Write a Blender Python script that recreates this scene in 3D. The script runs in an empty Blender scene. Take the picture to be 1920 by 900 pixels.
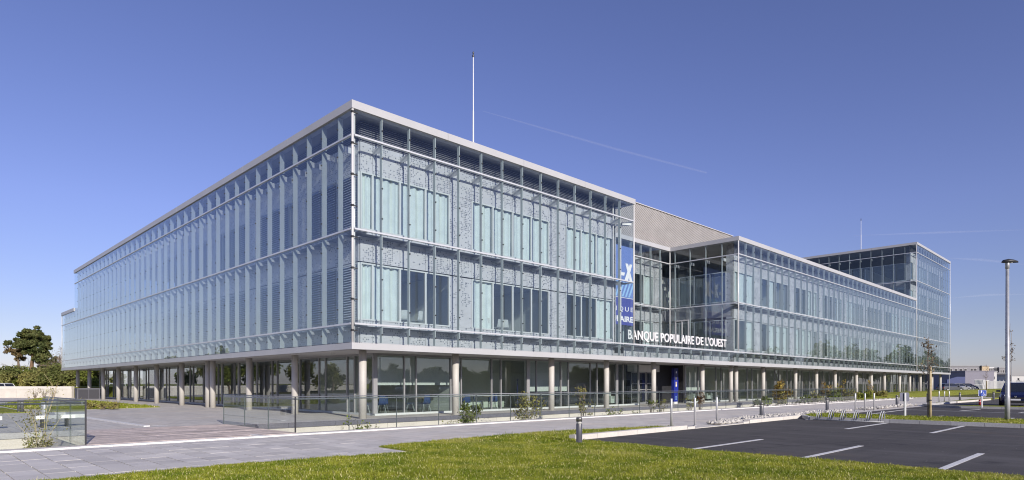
import bpy, math, random
import numpy as np
from mathutils import Vector, Matrix
sc = bpy.context.scene
COL = sc.collection
R = math.radians

# ------------------------------------------------------------------ camera, sky, sun
cam_data = bpy.data.cameras.new('camera')
cam = bpy.data.objects.new('camera', cam_data); COL.objects.link(cam)
cam.location = (0, 0, 1.5); cam.rotation_euler = (R(90), 0, 0)
cam_data.sensor_width = 36; cam_data.lens = 22.29
cam_data.shift_y = 0.1401
cam_data.clip_start = 0.1; cam_data.clip_end = 20000
sc.camera = cam

SUN_EL = 21.0
SUN_AZ = math.degrees(math.atan2(.512, -.900))      # clockwise from +Y
world = bpy.data.worlds.new('World'); sc.world = world; world.use_nodes = True
wn = world.node_tree.nodes; wl = world.node_tree.links
sky = wn.new('ShaderNodeTexSky'); sky.sky_type = 'NISHITA'; sky.sun_disc = False
sky.sun_elevation = R(SUN_EL); sky.sun_rotation = R(SUN_AZ)
sky.altitude = 0; sky.air_density = 1.0; sky.dust_density = 0.25; sky.ozone_density = 3.0
wb = wn.new('ShaderNodeMix'); wb.data_type = 'RGBA'; wb.blend_type = 'MULTIPLY'; wb.inputs[0].default_value = 1.0
tc = wn.new('ShaderNodeTexCoord'); sx = wn.new('ShaderNodeSeparateXYZ'); mr = wn.new('ShaderNodeMapRange'); mc = wn.new('ShaderNodeMix'); mc.data_type = 'RGBA'
wl.new(tc.outputs['Generated'], sx.inputs[0]); wl.new(sx.outputs[2], mr.inputs[0]); mr.inputs[1].default_value = .03; mr.inputs[2].default_value = .24
mc.inputs[7].default_value = (1.09, .875, 1.20, 1)                # cool colour balance of the photograph, alike all round
ml = wn.new('ShaderNodeMix'); ml.data_type = 'RGBA'; mk = wn.new('ShaderNodeMapRange'); wl.new(sx.outputs[2], mk.inputs[0]); mk.inputs[1].default_value = 0; mk.inputs[2].default_value = .085
ml.inputs[6].default_value = (.86, .84, 1.24, 1); ml.inputs[7].default_value = (.86, .765, .97, 1); wl.new(mk.outputs[0], ml.inputs[0]); wl.new(ml.outputs[2], mc.inputs[6])
wl.new(mr.outputs[0], mc.inputs[0]); wl.new(mc.outputs[2], wb.inputs[7])
wl.new(sky.outputs[0], wb.inputs[6]); wl.new(wb.outputs[2], wn['Background'].inputs[0]); wn['Background'].inputs[1].default_value = 0.11

sun_data = bpy.data.lights.new('sun', 'SUN'); sun_data.energy = 5.0; sun_data.angle = R(0.5)
sun_data.color = (1.0, 0.93, 0.84)
sun = bpy.data.objects.new('sun', sun_data); COL.objects.link(sun)
sd = Vector((math.sin(R(SUN_AZ)) * math.cos(R(SUN_EL)), math.cos(R(SUN_AZ)) * math.cos(R(SUN_EL)), math.sin(R(SUN_EL))))
sun.rotation_euler = sd.to_track_quat('Z', 'Y').to_euler(); sun.location = (20, -30, 40)

sc.view_settings.view_transform = 'Standard'; sc.view_settings.look = 'None'
sc.view_settings.exposure = 0.0; sc.view_settings.gamma = 1.0
sc.render.engine = 'CYCLES'
cy = sc.cycles
cy.max_bounces = 8; cy.diffuse_bounces = 4; cy.glossy_bounces = 4; cy.transmission_bounces = 4
cy.transparent_max_bounces = 28; cy.caustics_reflective = False; cy.caustics_refractive = False
cy.filter_width = 1.1; cy.use_denoising = True; cy.sample_clamp_indirect = 6

# ------------------------------------------------------------------ site axes: u along the entrance front, v along the long side, corner at C0
C0 = Vector((-6.387, 25.4, 0)); DR = Vector((.7136, .7006, 0)); DL = Vector((-.7006, .7136, 0))
TH = math.atan2(DR.y, DR.x)
M = 1.39
def W(u, v, z=0.0):
    p = C0 + DR * u + DL * v; return Vector((p.x, p.y, z))
def GP(px, py, z=0.0):                      # point of the photograph -> point on the level z
    Y = (1.5 - z) * 1189.0 / (py - 719.0); return Vector(((px - 960.0) / 1189.0 * Y, Y, z))
def UV(p):
    d = p - C0; return (d.x * DR.x + d.y * DR.y, d.x * DL.x + d.y * DL.y)

# ------------------------------------------------------------------ materials
MATS = {}
class NT:
    def __init__(s, name):
        s.m = bpy.data.materials.new(name); s.m.use_nodes = True; s.t = s.m.node_tree
        s.t.nodes.clear(); s.out = s.n('ShaderNodeOutputMaterial')
    def n(s, t, **k):
        x = s.t.nodes.new(t)
        for a, b in k.items(): setattr(x, a, b)
        return x
    def l(s, a, b): s.t.links.new(a, b)
    def val(s, sock, v):
        if hasattr(v, 'is_output'): s.l(v, sock)
        else: sock.default_value = v
    def math(s, op, a, b=0.0, c=0.0):
        x = s.n('ShaderNodeMath', operation=op)
        for i, q in enumerate((a, b, c)): s.val(x.inputs[i], q)
        return x.outputs[0]
    def mix(s, f, a, b):
        x = s.n('ShaderNodeMix', data_type='RGBA')
        s.val(x.inputs[0], f)
        for i, q in ((6, a), (7, b)):
            s.val(x.inputs[i], q if hasattr(q, 'is_output') else (q[0], q[1], q[2], 1))
        return x.outputs[2]
    def noise(s, vec, scale, detail=3, rough=.55):
        x = s.n('ShaderNodeTexNoise'); x.inputs['Scale'].default_value = scale
        x.inputs['Detail'].default_value = detail; x.inputs['Roughness'].default_value = rough
        if vec is not None: s.l(vec, x.inputs['Vector'])
        return x.outputs[0]
    def ramp(s, f, lo, hi):
        x = s.n('ShaderNodeMapRange'); x.clamp = True
        s.val(x.inputs[0], f); x.inputs[1].default_value = lo; x.inputs[2].default_value = hi
        return x.outputs[0]
    def pos(s): return s.n('ShaderNodeNewGeometry').outputs['Position']
    def site(s):                            # position in site axes
        x = s.n('ShaderNodeMapping'); x.vector_type = 'POINT'; x.inputs['Rotation'].default_value = (0, 0, -TH)
        s.l(s.pos(), x.inputs[0]); return x.outputs[0]
    def rnd(s): return s.n('ShaderNodeObjectInfo').outputs['Random']
    def bsdf(s, col, rough=.5, metal=0., spec=.5, bump=None, bd=.02, bs=.4):
        b = s.n('ShaderNodeBsdfPrincipled')
        s.val(b.inputs['Base Color'], col if hasattr(col, 'is_output') else (col[0], col[1], col[2], 1))
        s.val(b.inputs['Roughness'], rough); s.val(b.inputs['Metallic'], metal)
        s.val(b.inputs['Specular IOR Level'], spec)
        if bump is not None:
            q = s.n('ShaderNodeBump'); q.inputs['Distance'].default_value = bd; q.inputs['Strength'].default_value = bs
            s.l(bump, q.inputs['Height']); s.l(q.outputs[0], b.inputs['Normal'])
        return b
    def done(s, sh):
        s.l(sh if hasattr(sh, 'is_output') else sh.outputs[0], s.out.inputs[0]); MATS[s.m.name] = s.m; return s.m

def plain(name, c, rough=.5, metal=0., var=.12, scale=3., spec=.5, objvar=0., bump=0., fine=None):
    t = NT(name); P = t.pos()
    f = t.noise(P, scale, 4)
    k0, k1 = 1 - var, 1 + var
    col = t.mix(t.ramp(f, .3, .7), [x * k0 for x in c], [x * k1 for x in c])
    if fine:
        g = t.noise(P, fine[0], 2)
        col = t.mix(t.ramp(g, .35, .65), t.mix(fine[1], col, (0, 0, 0)), col)
    if objvar:
        q = t.n('ShaderNodeHueSaturation'); t.l(col, q.inputs['Color'])
        t.l(t.math('ADD', t.math('MULTIPLY', t.rnd(), 2 * objvar), 1 - objvar), q.inputs['Value']); col = q.outputs[0]
    b = t.bsdf(col, rough, metal, spec, bump=(t.noise(P, fine[0] if fine else scale * 20, 3) if bump else None), bd=bump or .01, bs=.5)
    return t.done(b)

def glass(name, tint, r0, rough=0.0, waves=.0015):
    t = NT(name)
    tr = t.n('ShaderNodeBsdfTransparent'); tr.inputs[0].default_value = (*tint, 1)
    gl = t.n('ShaderNodeBsdfGlossy'); gl.inputs['Color'].default_value = (.95, .98, 1, 1); gl.inputs['Roughness'].default_value = rough
    if waves:
        q = t.n('ShaderNodeBump'); q.inputs['Distance'].default_value = waves; q.inputs['Strength'].default_value = .6
        t.l(t.noise(t.pos(), .55, 1), q.inputs['Height']); t.l(q.outputs[0], gl.inputs['Normal'])
    lw = t.n('ShaderNodeLayerWeight'); lw.inputs[0].default_value = .5
    f5 = t.math('POWER', lw.outputs['Facing'], 4.5)
    fac = t.math('ADD', t.math('MULTIPLY', f5, 1 - r0), r0)
    mx = t.n('ShaderNodeMixShader'); t.l(fac, mx.inputs[0]); t.l(tr.outputs[0], mx.inputs[1]); t.l(gl.outputs[0], mx.inputs[2])
    return t.done(mx.outputs[0])

glass('facade_glass', (.942, .967, .968), .042)
glass('window_glass', (.93, .955, .96), .07)
glass('shop_glass', (.87, .915, .915), .09)
glass('rail_glass', (.945, .972, .958), .025, waves=0)
plain('fascia_metal', (.455, .455, .465), .42, .0, .04, .6)
plain('lip_metal', (.46, .46, .465), .42, .0, .05, .6)
plain('fin_metal', (.40, .445, .455), .6, .0, .05, 1., spec=.15)
plain('transom_metal', (.66, .67, .68), .35, .3, .04, 1.)
plain('post_metal', (.66, .655, .65), .35, .1, .04, 1.)
plain('frame_metal', (.55, .58, .58), .4, .1, .05, 1.)
plain('mullion_metal', (.33, .33, .335), .4, .2, .06, 1.)
plain('dark_metal', (.035, .035, .04), .45, .2, .15, 4.)
plain('black_rubber', (.03, .03, .032), .6, 0, .1, 6.)
plain('louvre_metal', (.40, .41, .46), .4, .2, .05, 1.)
plain('blind_metal', (.60, .64, .70), .4, .2, .06, 1.)
plain('bracket_metal', (.50, .52, .55), .4, .2, .05, 1.)
plain('grating_metal', (.16, .17, .19), .5, .3, .1, 9.)
plain('column_paint', (.54, .515, .475), .55, 0, .05, 1.4, fine=(30, .06))
plain('soffit_panel', (.60, .59, .58), .6, 0, .06, .8)
plain('roof_membrane', (.30, .30, .31), .8, 0, .1, .6)
plain('slab_grey', (.34, .34, .36), .8, 0, .1, 1.)
plain('interior_white', (.72, .73, .68), .7, 0, .05, .7)
plain('interior_sage', (.62, .64, .55), .7, 0, .05, .7)
plain('interior_grey', (.60, .60, .58), .8, 0, .1, .7)
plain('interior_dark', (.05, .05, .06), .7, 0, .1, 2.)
plain('curtain_cloth', (.74, .78, .755), .85, 0, .07, 2.5)
plain('screen_metal', (.39, .37, .355), .5, .1, .08, 1.2, objvar=.06)
plain('screen_shade', (.30, .285, .275), .7, .0, .1, 1.2)
plain('cap_metal', (.60, .58, .57), .45, .1, .05, .8)
plain('concrete_cream', (.62, .58, .51), .85, 0, .10, .9, fine=(26, .12), bump=.004)
plain('concrete_white', (.66, .62, .56), .85, 0, .08, .9, fine=(22, .10), bump=.004)
plain('concrete_grey', (.46, .455, .45), .85, 0, .12, 1.1, fine=(24, .15), bump=.004, objvar=.10)
plain('slab_edge_grey', (.135, .135, .16), .7, 0, .15, 1.3, fine=(30, .15))
plain('white_paint', (.80, .79, .77), .7, 0, .08, 3., fine=(34, .25))
plain('deck_wood', (.58, .495, .45), .75, 0, .22, 1.7, fine=(9, .2), objvar=.28, bump=.003)
def worn_paint():
    t = NT('worn_paint'); P = t.pos(); c = t.mix(t.ramp(t.noise(P, 3, 3), .3, .7), (.66, .65, .63), (.76, .755, .74))
    c = t.mix(t.ramp(t.noise(P, 22, 4, .7), .60, .66), c, (.16, .155, .15)); c = t.mix(t.math('MULTIPLY', t.ramp(t.noise(P, 1.1, 3), .55, .7), .4), c, (.30, .29, .28))
    return t.done(t.bsdf(c, .75, 0, .3))
worn_paint()
plain('bench_white', (.78, .77, .72), .6, 0, .06, 2.)
plain('steel', (.50, .50, .50), .38, .35, .06, 3.)
plain('galvanised', (.42, .43, .45), .45, .3, .12, 6.)
plain('bollard_metal', (.19, .185, .18), .38, .65, .08, 4.)
plain('bollard_dark', (.045, .045, .048), .5, .3, .1, 4.)
plain('lens_plastic', (.66, .66, .62), .35, 0, .03, 3.)
plain('rail_metal', (.20, .21, .23), .4, .4, .08, 4.)
plain('joint_seal', (.10, .12, .12), .5, 0, .1, 4.)
plain('letter_white', (.74, .73, .72), .45, 0, .03, 2.)
plain('sign_blue', (.012, .055, .34), .35, 0, .06, 2.)
plain('sign_back', (.10, .105, .15), .45, .3, .1, 3.)
plain('sign_white', (.78, .78, .78), .4, 0, .03, 2.)
plain('totem_blue', (.015, .03, .27), .3, 0, .06, 2.)
plain('totem_deep', (.008, .012, .12), .3, 0, .06, 2.)
plain('banner_navy', (.05, .06, .28), .5, 0, .06, 1.)
plain('banner_sky', (.13, .20, .47), .5, 0, .10, .6)
plain('banner_light', (.28, .48, .72), .5, 0, .06, 1.)
plain('interior_deep', (.20, .20, .20), .8, 0, .1, .7)
plain('chair_blue', (.04, .075, .22), .5, 0, .08, 3.)
plain('table_wood', (.42, .33, .20), .5, 0, .12, 5.)
plain('plant_red', (.30, .04, .035), .5, 0, .1, 3.)
plain('red_paint', (.42, .03, .03), .45, 0, .08, 3.)
plain('car_navy', (.012, .017, .07), .22, .3, .06, 2.)
plain('car_silver', (.45, .46, .48), .25, .6, .05, 2.)
plain('car_grey', (.17, .18, .20), .25, .6, .05, 2.)
plain('car_white', (.70, .70, .70), .3, 0, .03, 2.)
plain('car_glass', (.02, .023, .028), .08, 0, .05, 2., spec=.8)
plain('car_tyre', (.02, .02, .02), .8, 0, .1, 9.)
plain('car_light', (.80, .82, .84), .25, .0, .05, 5.)
plain('car_lamp_red', (.30, .015, .012), .25, 0, .05, 5.)
plain('plaster_grey', (.24, .235, .25), .85, 0, .07, .25)
plain('plaster_light', (.56, .55, .54), .85, 0, .05, .25)
plain('plaster_ochre', (.52, .41, .27), .85, 0, .05, .25)
plain('plaster_navy', (.07, .085, .19), .8, 0, .07, .25)
plain('plaster_mauve', (.25, .24, .29), .85, 0, .06, .2)
plain('plaster_dark', (.05, .05, .06), .8, 0, .06, .25)
plain('house_render', (.45, .42, .36), .85, 0, .07, .3)
plain('house_roof', (.06, .06, .068), .8, 0, .15, 1.)
plain('far_glass', (.03, .035, .045), .15, 0, .1, .4, spec=.7)
plain('fence_white', (.62, .62, .62), .6, 0, .06, 1.)
plain('bark_brown', (.16, .12, .085), .9, 0, .25, 5., bump=.01)
plain('bark_pine', (.20, .125, .075), .9, 0, .25, 4., bump=.01)
plain('bark_pale', (.56, .45, .27), .85, 0, .2, 7.)
plain('twig_grey', (.21, .17, .14), .9, 0, .2, 6.)
plain('stone_white', (.56, .53, .48), .85, 0, .25, 6., fine=(30, .2))
plain('soil', (.14, .105, .075), .95, 0, .3, 2., fine=(14, .4), bump=.02)
def ice_mat(name, dens):
    t = NT(name); d = t.n('ShaderNodeBsdfDiffuse'); d.inputs[0].default_value = (.9, .9, .9, 1); tr = t.n('ShaderNodeBsdfTransparent')
    lw = t.n('ShaderNodeLayerWeight'); lw.inputs[0].default_value = .5
    f = t.math('MULTIPLY', t.math('POWER', t.math('SUBTRACT', 1.0, lw.outputs['Facing']), 1.5), dens)
    mx = t.n('ShaderNodeMixShader'); t.l(f, mx.inputs[0]); t.l(tr.outputs[0], mx.inputs[1]); t.l(d.outputs[0], mx.inputs[2])
    return t.done(mx.outputs[0])
ice_mat('contrail_ice', .032); ice_mat('wisp_ice', .035)

def leafy(name, c0, c1, scale, rough=.65, trans=.25):
    t = NT(name); P = t.pos()
    col = t.mix(t.ramp(t.noise(P, scale, 2), .35, .65), c0, c1)
    g = t.n('ShaderNodeNewGeometry').outputs['Random Per Island']
    q = t.n('ShaderNodeHueSaturation'); t.l(col, q.inputs['Color'])
    t.l(t.math('ADD', t.math('MULTIPLY', g, .85), .58), q.inputs['Value'])
    t.l(t.math('ADD', t.math('MULTIPLY', g, .03), .485), q.inputs['Hue'])
    b = t.bsdf(q.outputs[0], rough, 0, .25)
    tl = t.n('ShaderNodeBsdfTranslucent'); t.l(q.outputs[0], tl.inputs[0])
    mx = t.n('ShaderNodeMixShader'); mx.inputs[0].default_value = trans
    t.l(b.outputs[0], mx.inputs[1]); t.l(tl.outputs[0], mx.inputs[2])
    return t.done(mx.outputs[0])
leafy('leaf_pine', (.065, .09, .03), (.16, .165, .055), .8)
leafy('leaf_pine_rust', (.16, .12, .06), (.24, .17, .08), .9)
leafy('leaf_green', (.11, .14, .025), (.20, .22, .045), 2.5)
leafy('leaf_fresh', (.16, .20, .03), (.26, .28, .055), 3.)
leafy('leaf_olive', (.21, .20, .055), (.33, .285, .10), 3.)
leafy('leaf_gold', (.27, .19, .04), (.36, .25, .07), 3.)
leafy('leaf_russet', (.20, .10, .04), (.27, .16, .06), 3.)
leafy('leaf_hedge', (.12, .14, .04), (.26, .25, .085), .35)
leafy('leaf_bud', (.20, .15, .08), (.26, .18, .10), 4.)

def grass_mat():
    t = NT('grass_blade'); P = t.pos(); I = t.n('ShaderNodeNewGeometry').outputs['Random Per Island']
    c = t.mix(t.ramp(t.noise(P, 1.1, 4, .65), .36, .64), (.155, .215, .012), (.36, .37, .045))
    c = t.mix(t.math('MULTIPLY', t.ramp(t.noise(P, .42, 4), .56, .70), .65), c, (.50, .45, .14))
    c = t.mix(t.math('MULTIPLY', t.ramp(t.noise(P, 3.2, 2), .60, .72), .7), c, (.10, .165, .015))
    c = t.mix(t.math('GREATER_THAN', I, .93), c, (.62, .56, .27))
    q = t.n('ShaderNodeHueSaturation'); t.l(c, q.inputs['Color']); t.l(t.math('ADD', t.math('MULTIPLY', I, .7), .68), q.inputs['Value'])
    b = t.bsdf(q.outputs[0], .55, 0, .25); tl = t.n('ShaderNodeBsdfTranslucent'); t.l(q.outputs[0], tl.inputs[0])
    mx = t.n('ShaderNodeMixShader'); mx.inputs[0].default_value = .35; t.l(b.outputs[0], mx.inputs[1]); t.l(tl.outputs[0], mx.inputs[2]); return t.done(mx.outputs[0])
grass_mat()
def lawn_mat():
    t = NT('lawn'); P = t.pos()
    c = t.mix(t.ramp(t.noise(P, .45, 4), .35, .65), (.20, .24, .02), (.34, .34, .05))
    c = t.mix(t.ramp(t.noise(P, 14, 3), .45, .75), c, (.46, .40, .13))
    c = t.mix(t.ramp(t.noise(P, 30, 3), .3, .6), (.12, .15, .018), c)
    return t.done(t.bsdf(c, .9, 0, .15, bump=t.noise(P, 40, 3), bd=.05, bs=.8))
lawn_mat()
def asphalt_mat():
    t = NT('asphalt'); P = t.pos(); S = t.site()
    c = t.mix(t.ramp(t.noise(P, .35, 5), .3, .7), (.066, .061, .059), (.097, .089, .084))
    c = t.mix(t.math('MULTIPLY', t.ramp(t.noise(P, 60, 2), .58, .72), .55), c, (.19, .185, .18))
    st = t.n('ShaderNodeMapping'); t.l(S, st.inputs[0]); st.inputs['Scale'].default_value = (1.3, .10, 1)
    c = t.mix(t.math('MULTIPLY', t.ramp(t.noise(st.outputs[0], .9, 3), .50, .68), .7), c, (.125, .118, .114))
    st2 = t.n('ShaderNodeMapping'); t.l(S, st2.inputs[0]); st2.inputs['Scale'].default_value = (.16, 1.4, 1)
    c = t.mix(t.math('MULTIPLY', t.ramp(t.noise(st2.outputs[0], 1.1, 4), .55, .75), .45), c, (.040, .039, .041))
    c = t.mix(t.math('MULTIPLY', t.ramp(t.noise(P, .8, 3), .62, .72), .75), c, (.034, .033, .034))
    c = t.mix(t.math('MULTIPLY', t.ramp(t.noise(P, .23, 4), .62, .74), .55), c, (.17, .13, .095))
    v = t.n('ShaderNodeTexVoronoi'); v.inputs['Scale'].default_value = 2.6; t.l(P, v.inputs['Vector'])
    c = t.mix(t.math('LESS_THAN', v.outputs['Distance'], .04), c, (.34, .32, .29))
    w = t.n('ShaderNodeTexVoronoi', feature='DISTANCE_TO_EDGE'); w.inputs['Scale'].default_value = .16; t.l(P, w.inputs['Vector'])
    c = t.mix(t.math('MULTIPLY', t.math('LESS_THAN', w.outputs['Distance'], .0022), .6), c, (.025, .025, .026))
    return t.done(t.bsdf(c, .85, 0, .3, bump=t.noise(P, 120, 2), bd=.006, bs=.6))
asphalt_mat()
def paving_mat(name, c, bw, bh, objvar=0.0, mortar=.35):
    t = NT(name); S = t.site()
    mp = t.n('ShaderNodeMapping'); t.l(S, mp.inputs[0]); mp.inputs['Rotation'].default_value = (0, 0, R(90))
    b = t.n('ShaderNodeTexBrick'); t.l(mp.outputs[0], b.inputs['Vector'])
    b.inputs['Scale'].default_value = 1; b.inputs['Brick Width'].default_value = bw; b.inputs['Row Height'].default_value = bh
    b.inputs['Mortar Size'].default_value = .006; b.inputs['Mortar Smooth'].default_value = .2
    b.inputs['Color1'].default_value = (*[x * .90 for x in c], 1); b.inputs['Color2'].default_value = (*[x * 1.08 for x in c], 1)
    b.inputs['Mortar'].default_value = (*[x * mortar for x in c], 1)
    col = b.outputs[0]
    col = t.mix(t.math('MULTIPLY', t.ramp(t.noise(S, .5, 5), .45, .7), .4), col, (c[0] * 1.22, c[1] * 1.12, c[2] * .98))
    col = t.mix(t.math('MULTIPLY', t.ramp(t.noise(S, 1.7, 5, .7), .55, .72), .35), col, [x * .62 for x in c])
    col = t.mix(t.math('MULTIPLY', t.ramp(t.noise(S, 40, 2), .58, .70), .3), col, [x * 1.25 for x in c])
    return t.done(t.bsdf(col, .8, 0, .35, bump=t.noise(S, 60, 2), bd=.004, bs=.4))
paving_mat('paving', (.64, .60, .55), .66, .44)
paving_mat('terrace_paving', (.56, .535, .50), 1.2, .30)
def slab_mat():
    t = NT('paving_slab'); P = t.pos()
    c = t.mix(t.ramp(t.noise(P, .6, 5), .35, .7), (.58, .55, .515), (.70, .66, .595))
    q = t.n('ShaderNodeHueSaturation'); t.l(c, q.inputs['Color'])
    t.l(t.math('ADD', t.math('MULTIPLY', t.rnd(), .24), .87), q.inputs['Value'])
    c = t.mix(t.math('MULTIPLY', t.ramp(t.noise(P, 50, 2), .55, .7), .35), q.outputs[0], (.74, .71, .67))
    c = t.mix(t.math('MULTIPLY', t.ramp(t.noise(P, 1.9, 5, .7), .56, .72), .4), c, (.33, .315, .30))
    return t.done(t.bsdf(c, .8, 0, .35, bump=t.noise(P, 70, 2), bd=.003, bs=.4))
slab_mat()
def ground_mat():
    t = NT('ground_earth'); P = t.pos()
    c = t.mix(t.ramp(t.noise(P, .03, 4), .4, .6), (.10, .12, .03), (.16, .15, .06))
    c = t.mix(t.ramp(t.noise(P, 2, 4), .4, .7), c, (.12, .11, .05))
    return t.done(t.bsdf(c, .95, 0, .1))
ground_mat()
def perforated_mat():
    t = NT('perforated_metal'); S = t.site()
    sp = t.n('ShaderNodeSeparateXYZ'); t.l(S, sp.inputs[0])
    s = t.math('ADD', sp.outputs[0], sp.outputs[1]); z = sp.outputs[2]
    def dots(pitch, rad, thr):
        a = t.math('DIVIDE', s, pitch); b = t.math('DIVIDE', z, pitch)
        ca, cb = t.math('FLOOR', a), t.math('FLOOR', b)
        fa = t.math('SUBTRACT', t.math('SUBTRACT', a, ca), .5); fb = t.math('SUBTRACT', t.math('SUBTRACT', b, cb), .5)
        d = t.math('SQRT', t.math('ADD', t.math('MULTIPLY', fa, fa), t.math('MULTIPLY', fb, fb)))
        cv = t.n('ShaderNodeCombineXYZ'); t.l(ca, cv.inputs[0]); t.l(cb, cv.inputs[1])
        wnz = t.n('ShaderNodeTexWhiteNoise', noise_dimensions='2D'); t.l(cv.outputs[0], wnz.inputs['Vector'])
        return t.math('MULTIPLY', t.math('LESS_THAN', d, rad), t.math('LESS_THAN', wnz.outputs['Value'], thr))
    cl = t.ramp(t.noise(S, 1.3, 1), .42, .58)
    h1 = dots(.085, .32, t.math('ADD', t.math('MULTIPLY', cl, .62), .06))
    h2 = dots(.55, .075, .55)
    h = t.math('MAXIMUM', h1, h2)
    rib = t.math('PINGPONG', z, .03)
    base = t.mix(t.ramp(t.noise(S, .7, 3), .3, .7), (.50, .51, .53), (.58, .59, .61))
    col = t.mix(h, base, (.15, .165, .20))
    return t.done(t.bsdf(col, .42, .25, .5, bump=t.math('SUBTRACT', rib, t.math('MULTIPLY', h, .05)), bd=.35, bs=.35))
perforated_mat()

# ------------------------------------------------------------------ mesh helpers
class MB:
    def __init__(s): s.v = []; s.f = []
    def box(s, x0, x1, y0, y1, z0, z1):
        n = len(s.v)
        s.v += [(x0, y0, z0), (x1, y0, z0), (x1, y1, z0), (x0, y1, z0), (x0, y0, z1), (x1, y0, z1), (x1, y1, z1), (x0, y1, z1)]
        s.f += [(n, n + 3, n + 2, n + 1), (n + 4, n + 5, n + 6, n + 7), (n, n + 1, n + 5, n + 4), (n + 1, n + 2, n + 6, n + 5), (n + 2, n + 3, n + 7, n + 6), (n + 3, n, n + 4, n + 7)]
        return s
    def poly(s, pts):
        n = len(s.v); s.v += [tuple(p) for p in pts]; s.f.append(tuple(range(n, n + len(pts)))); return s
    def prism(s, pts, z0, z1):              # plan outline, counter-clockwise
        n = len(s.v); k = len(pts)
        s.v += [(p[0], p[1], z0) for p in pts] + [(p[0], p[1], z1) for p in pts]
        s.f.append(tuple(n + i for i in reversed(range(k)))); s.f.append(tuple(n + k + i for i in range(k)))
        for i in range(k):
            j = (i + 1) % k; s.f.append((n + i, n + j, n + k + j, n + k + i))
        return s
    def ring(s, a, b, k): 
        for i in range(k):
            j = (i + 1) % k; s.f.append((a + i, a + j, b + j, b + i))
    def lathe(s, prof, k=16, cx=0, cy=0, cap=True):      # [(r, z)] from bottom to top
        n = len(s.v)
        for r, z in prof:
            for i in range(k):
                a = 2 * math.pi * i / k; s.v.append((cx + r * math.cos(a), cy + r * math.sin(a), z))
        for q in range(len(prof) - 1): s.ring(n + q * k, n + (q + 1) * k, k)
        if cap:
            s.f.append(tuple(n + i for i in reversed(range(k)))); e = n + (len(prof) - 1) * k
            s.f.append(tuple(e + i for i in range(k)))
        return s
    def tube(s, pts, radii, k=6, cap=True):
        pts = [Vector(p) for p in pts]; n = len(s.v)
        if not hasattr(radii, '__len__'): radii = [radii] * len(pts)
        ref = None
        for i, p in enumerate(pts):
            d = (pts[min(i + 1, len(pts) - 1)] - pts[max(i - 1, 0)]).normalized()
            if ref is None: ref = d.orthogonal().normalized()
            ref = (ref - d * ref.dot(d))
            ref = ref.normalized() if ref.length > 1e-5 else d.orthogonal().normalized()
            b = d.cross(ref)
            for j in range(k):
                a = 2 * math.pi * j / k; q = p + (ref * math.cos(a) + b * math.sin(a)) * radii[i]; s.v.append(tuple(q))
        for i in range(len(pts) - 1): s.ring(n + i * k, n + (i + 1) * k, k)
        if cap:
            s.f.append(tuple(n + i for i in reversed(range(k)))); e = n + (len(pts) - 1) * k; s.f.append(tuple(e + i for i in range(k)))
        return s
    def mesh(s, name, mat, smooth=False):
        me = bpy.data.meshes.new(name); me.from_pydata(s.v, [], s.f)
        if mat: me.materials.append(MATS[mat])
        if smooth: me.polygons.foreach_set('use_smooth', [True] * len(me.polygons))
        me.update(); return me
    def build(s, name, mat, parent=None, loc=(0, 0, 0), rz=0., smooth=False, kind=None):
        return link(name, s.mesh(name, mat, smooth), parent, loc, rz, kind)
def link(name, me, parent=None, loc=(0, 0, 0), rz=0., kind=None):
    o = bpy.data.objects.new(name, me); COL.objects.link(o); o.parent = parent
    o.location = loc
    if rz: o.rotation_euler = (0, 0, rz)
    if kind: o['kind'] = kind
    return o
def thing(name, label, cat, loc=(0, 0, 0), rz=0., group=None):
    o = link(name, None, None, loc, rz); return tag(o, label, cat, group)
def tag(o, label, cat, group=None):
    o['label'] = label; o['category'] = cat
    if group: o['group'] = group
    return o
BOXES = {}
def boxmesh(dx, dy, dz, mat, name='box'):
    k = (round(dx, 3), round(dy, 3), round(dz, 3), mat)
    if k not in BOXES:
        BOXES[k] = MB().box(-k[0] / 2, k[0] / 2, -k[1] / 2, k[1] / 2, -k[2] / 2, k[2] / 2).mesh(name, mat)
    return BOXES[k]
def bx(name, mat, parent, x0, x1, y0, y1, z0, z1):
    return link(name, boxmesh(x1 - x0, y1 - y0, z1 - z0, mat, name), parent, ((x0 + x1) / 2, (y0 + y1) / 2, (z0 + z1) / 2))
def copy_tree(o, parent=None, loc=None, rz=None, label=None, mats=None):
    kids = [c for c in o.children]
    c = o.copy(); COL.objects.link(c); c.parent = parent
    if loc is not None: c.location = loc
    if rz is not None: c.rotation_euler = (0, 0, rz)
    if label: c['label'] = label
    for k in kids: copy_tree(k, c)
    return c

# pieces of one kind: the 300 that show largest become parts, the rest one joined part
PIECES = {}
def piece(name, mat, x0, x1, y0, y1, z0, z1):
    if x1 < x0: x0, x1 = x1, x0
    if y1 < y0: y0, y1 = y1, y0
    PIECES.setdefault(name, []).append((mat, x0, x1, y0, y1, z0, z1))
def emit(name, parent, limit=300):
    L = PIECES.pop(name, [])
    def size(p):
        w = W((p[1] + p[2]) / 2, (p[3] + p[4]) / 2); a, b = sorted((p[2] - p[1], p[4] - p[3], p[6] - p[5]))[1:]
        s = a * b / max(w.y, 1) ** 2
        return s * (.15 if w.x / max(w.y, 1) > .84 or w.x / max(w.y, 1) < -.84 else 1)
    L.sort(key=size, reverse=True)
    for p in L[:limit]: bx(name, p[0], parent, *p[1:])
    if L[limit:]:
        m = MB()
        for p in L[limit:]: m.box(*p[1:])
        m.build(name, L[limit][0], parent, kind='stuff')

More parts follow.
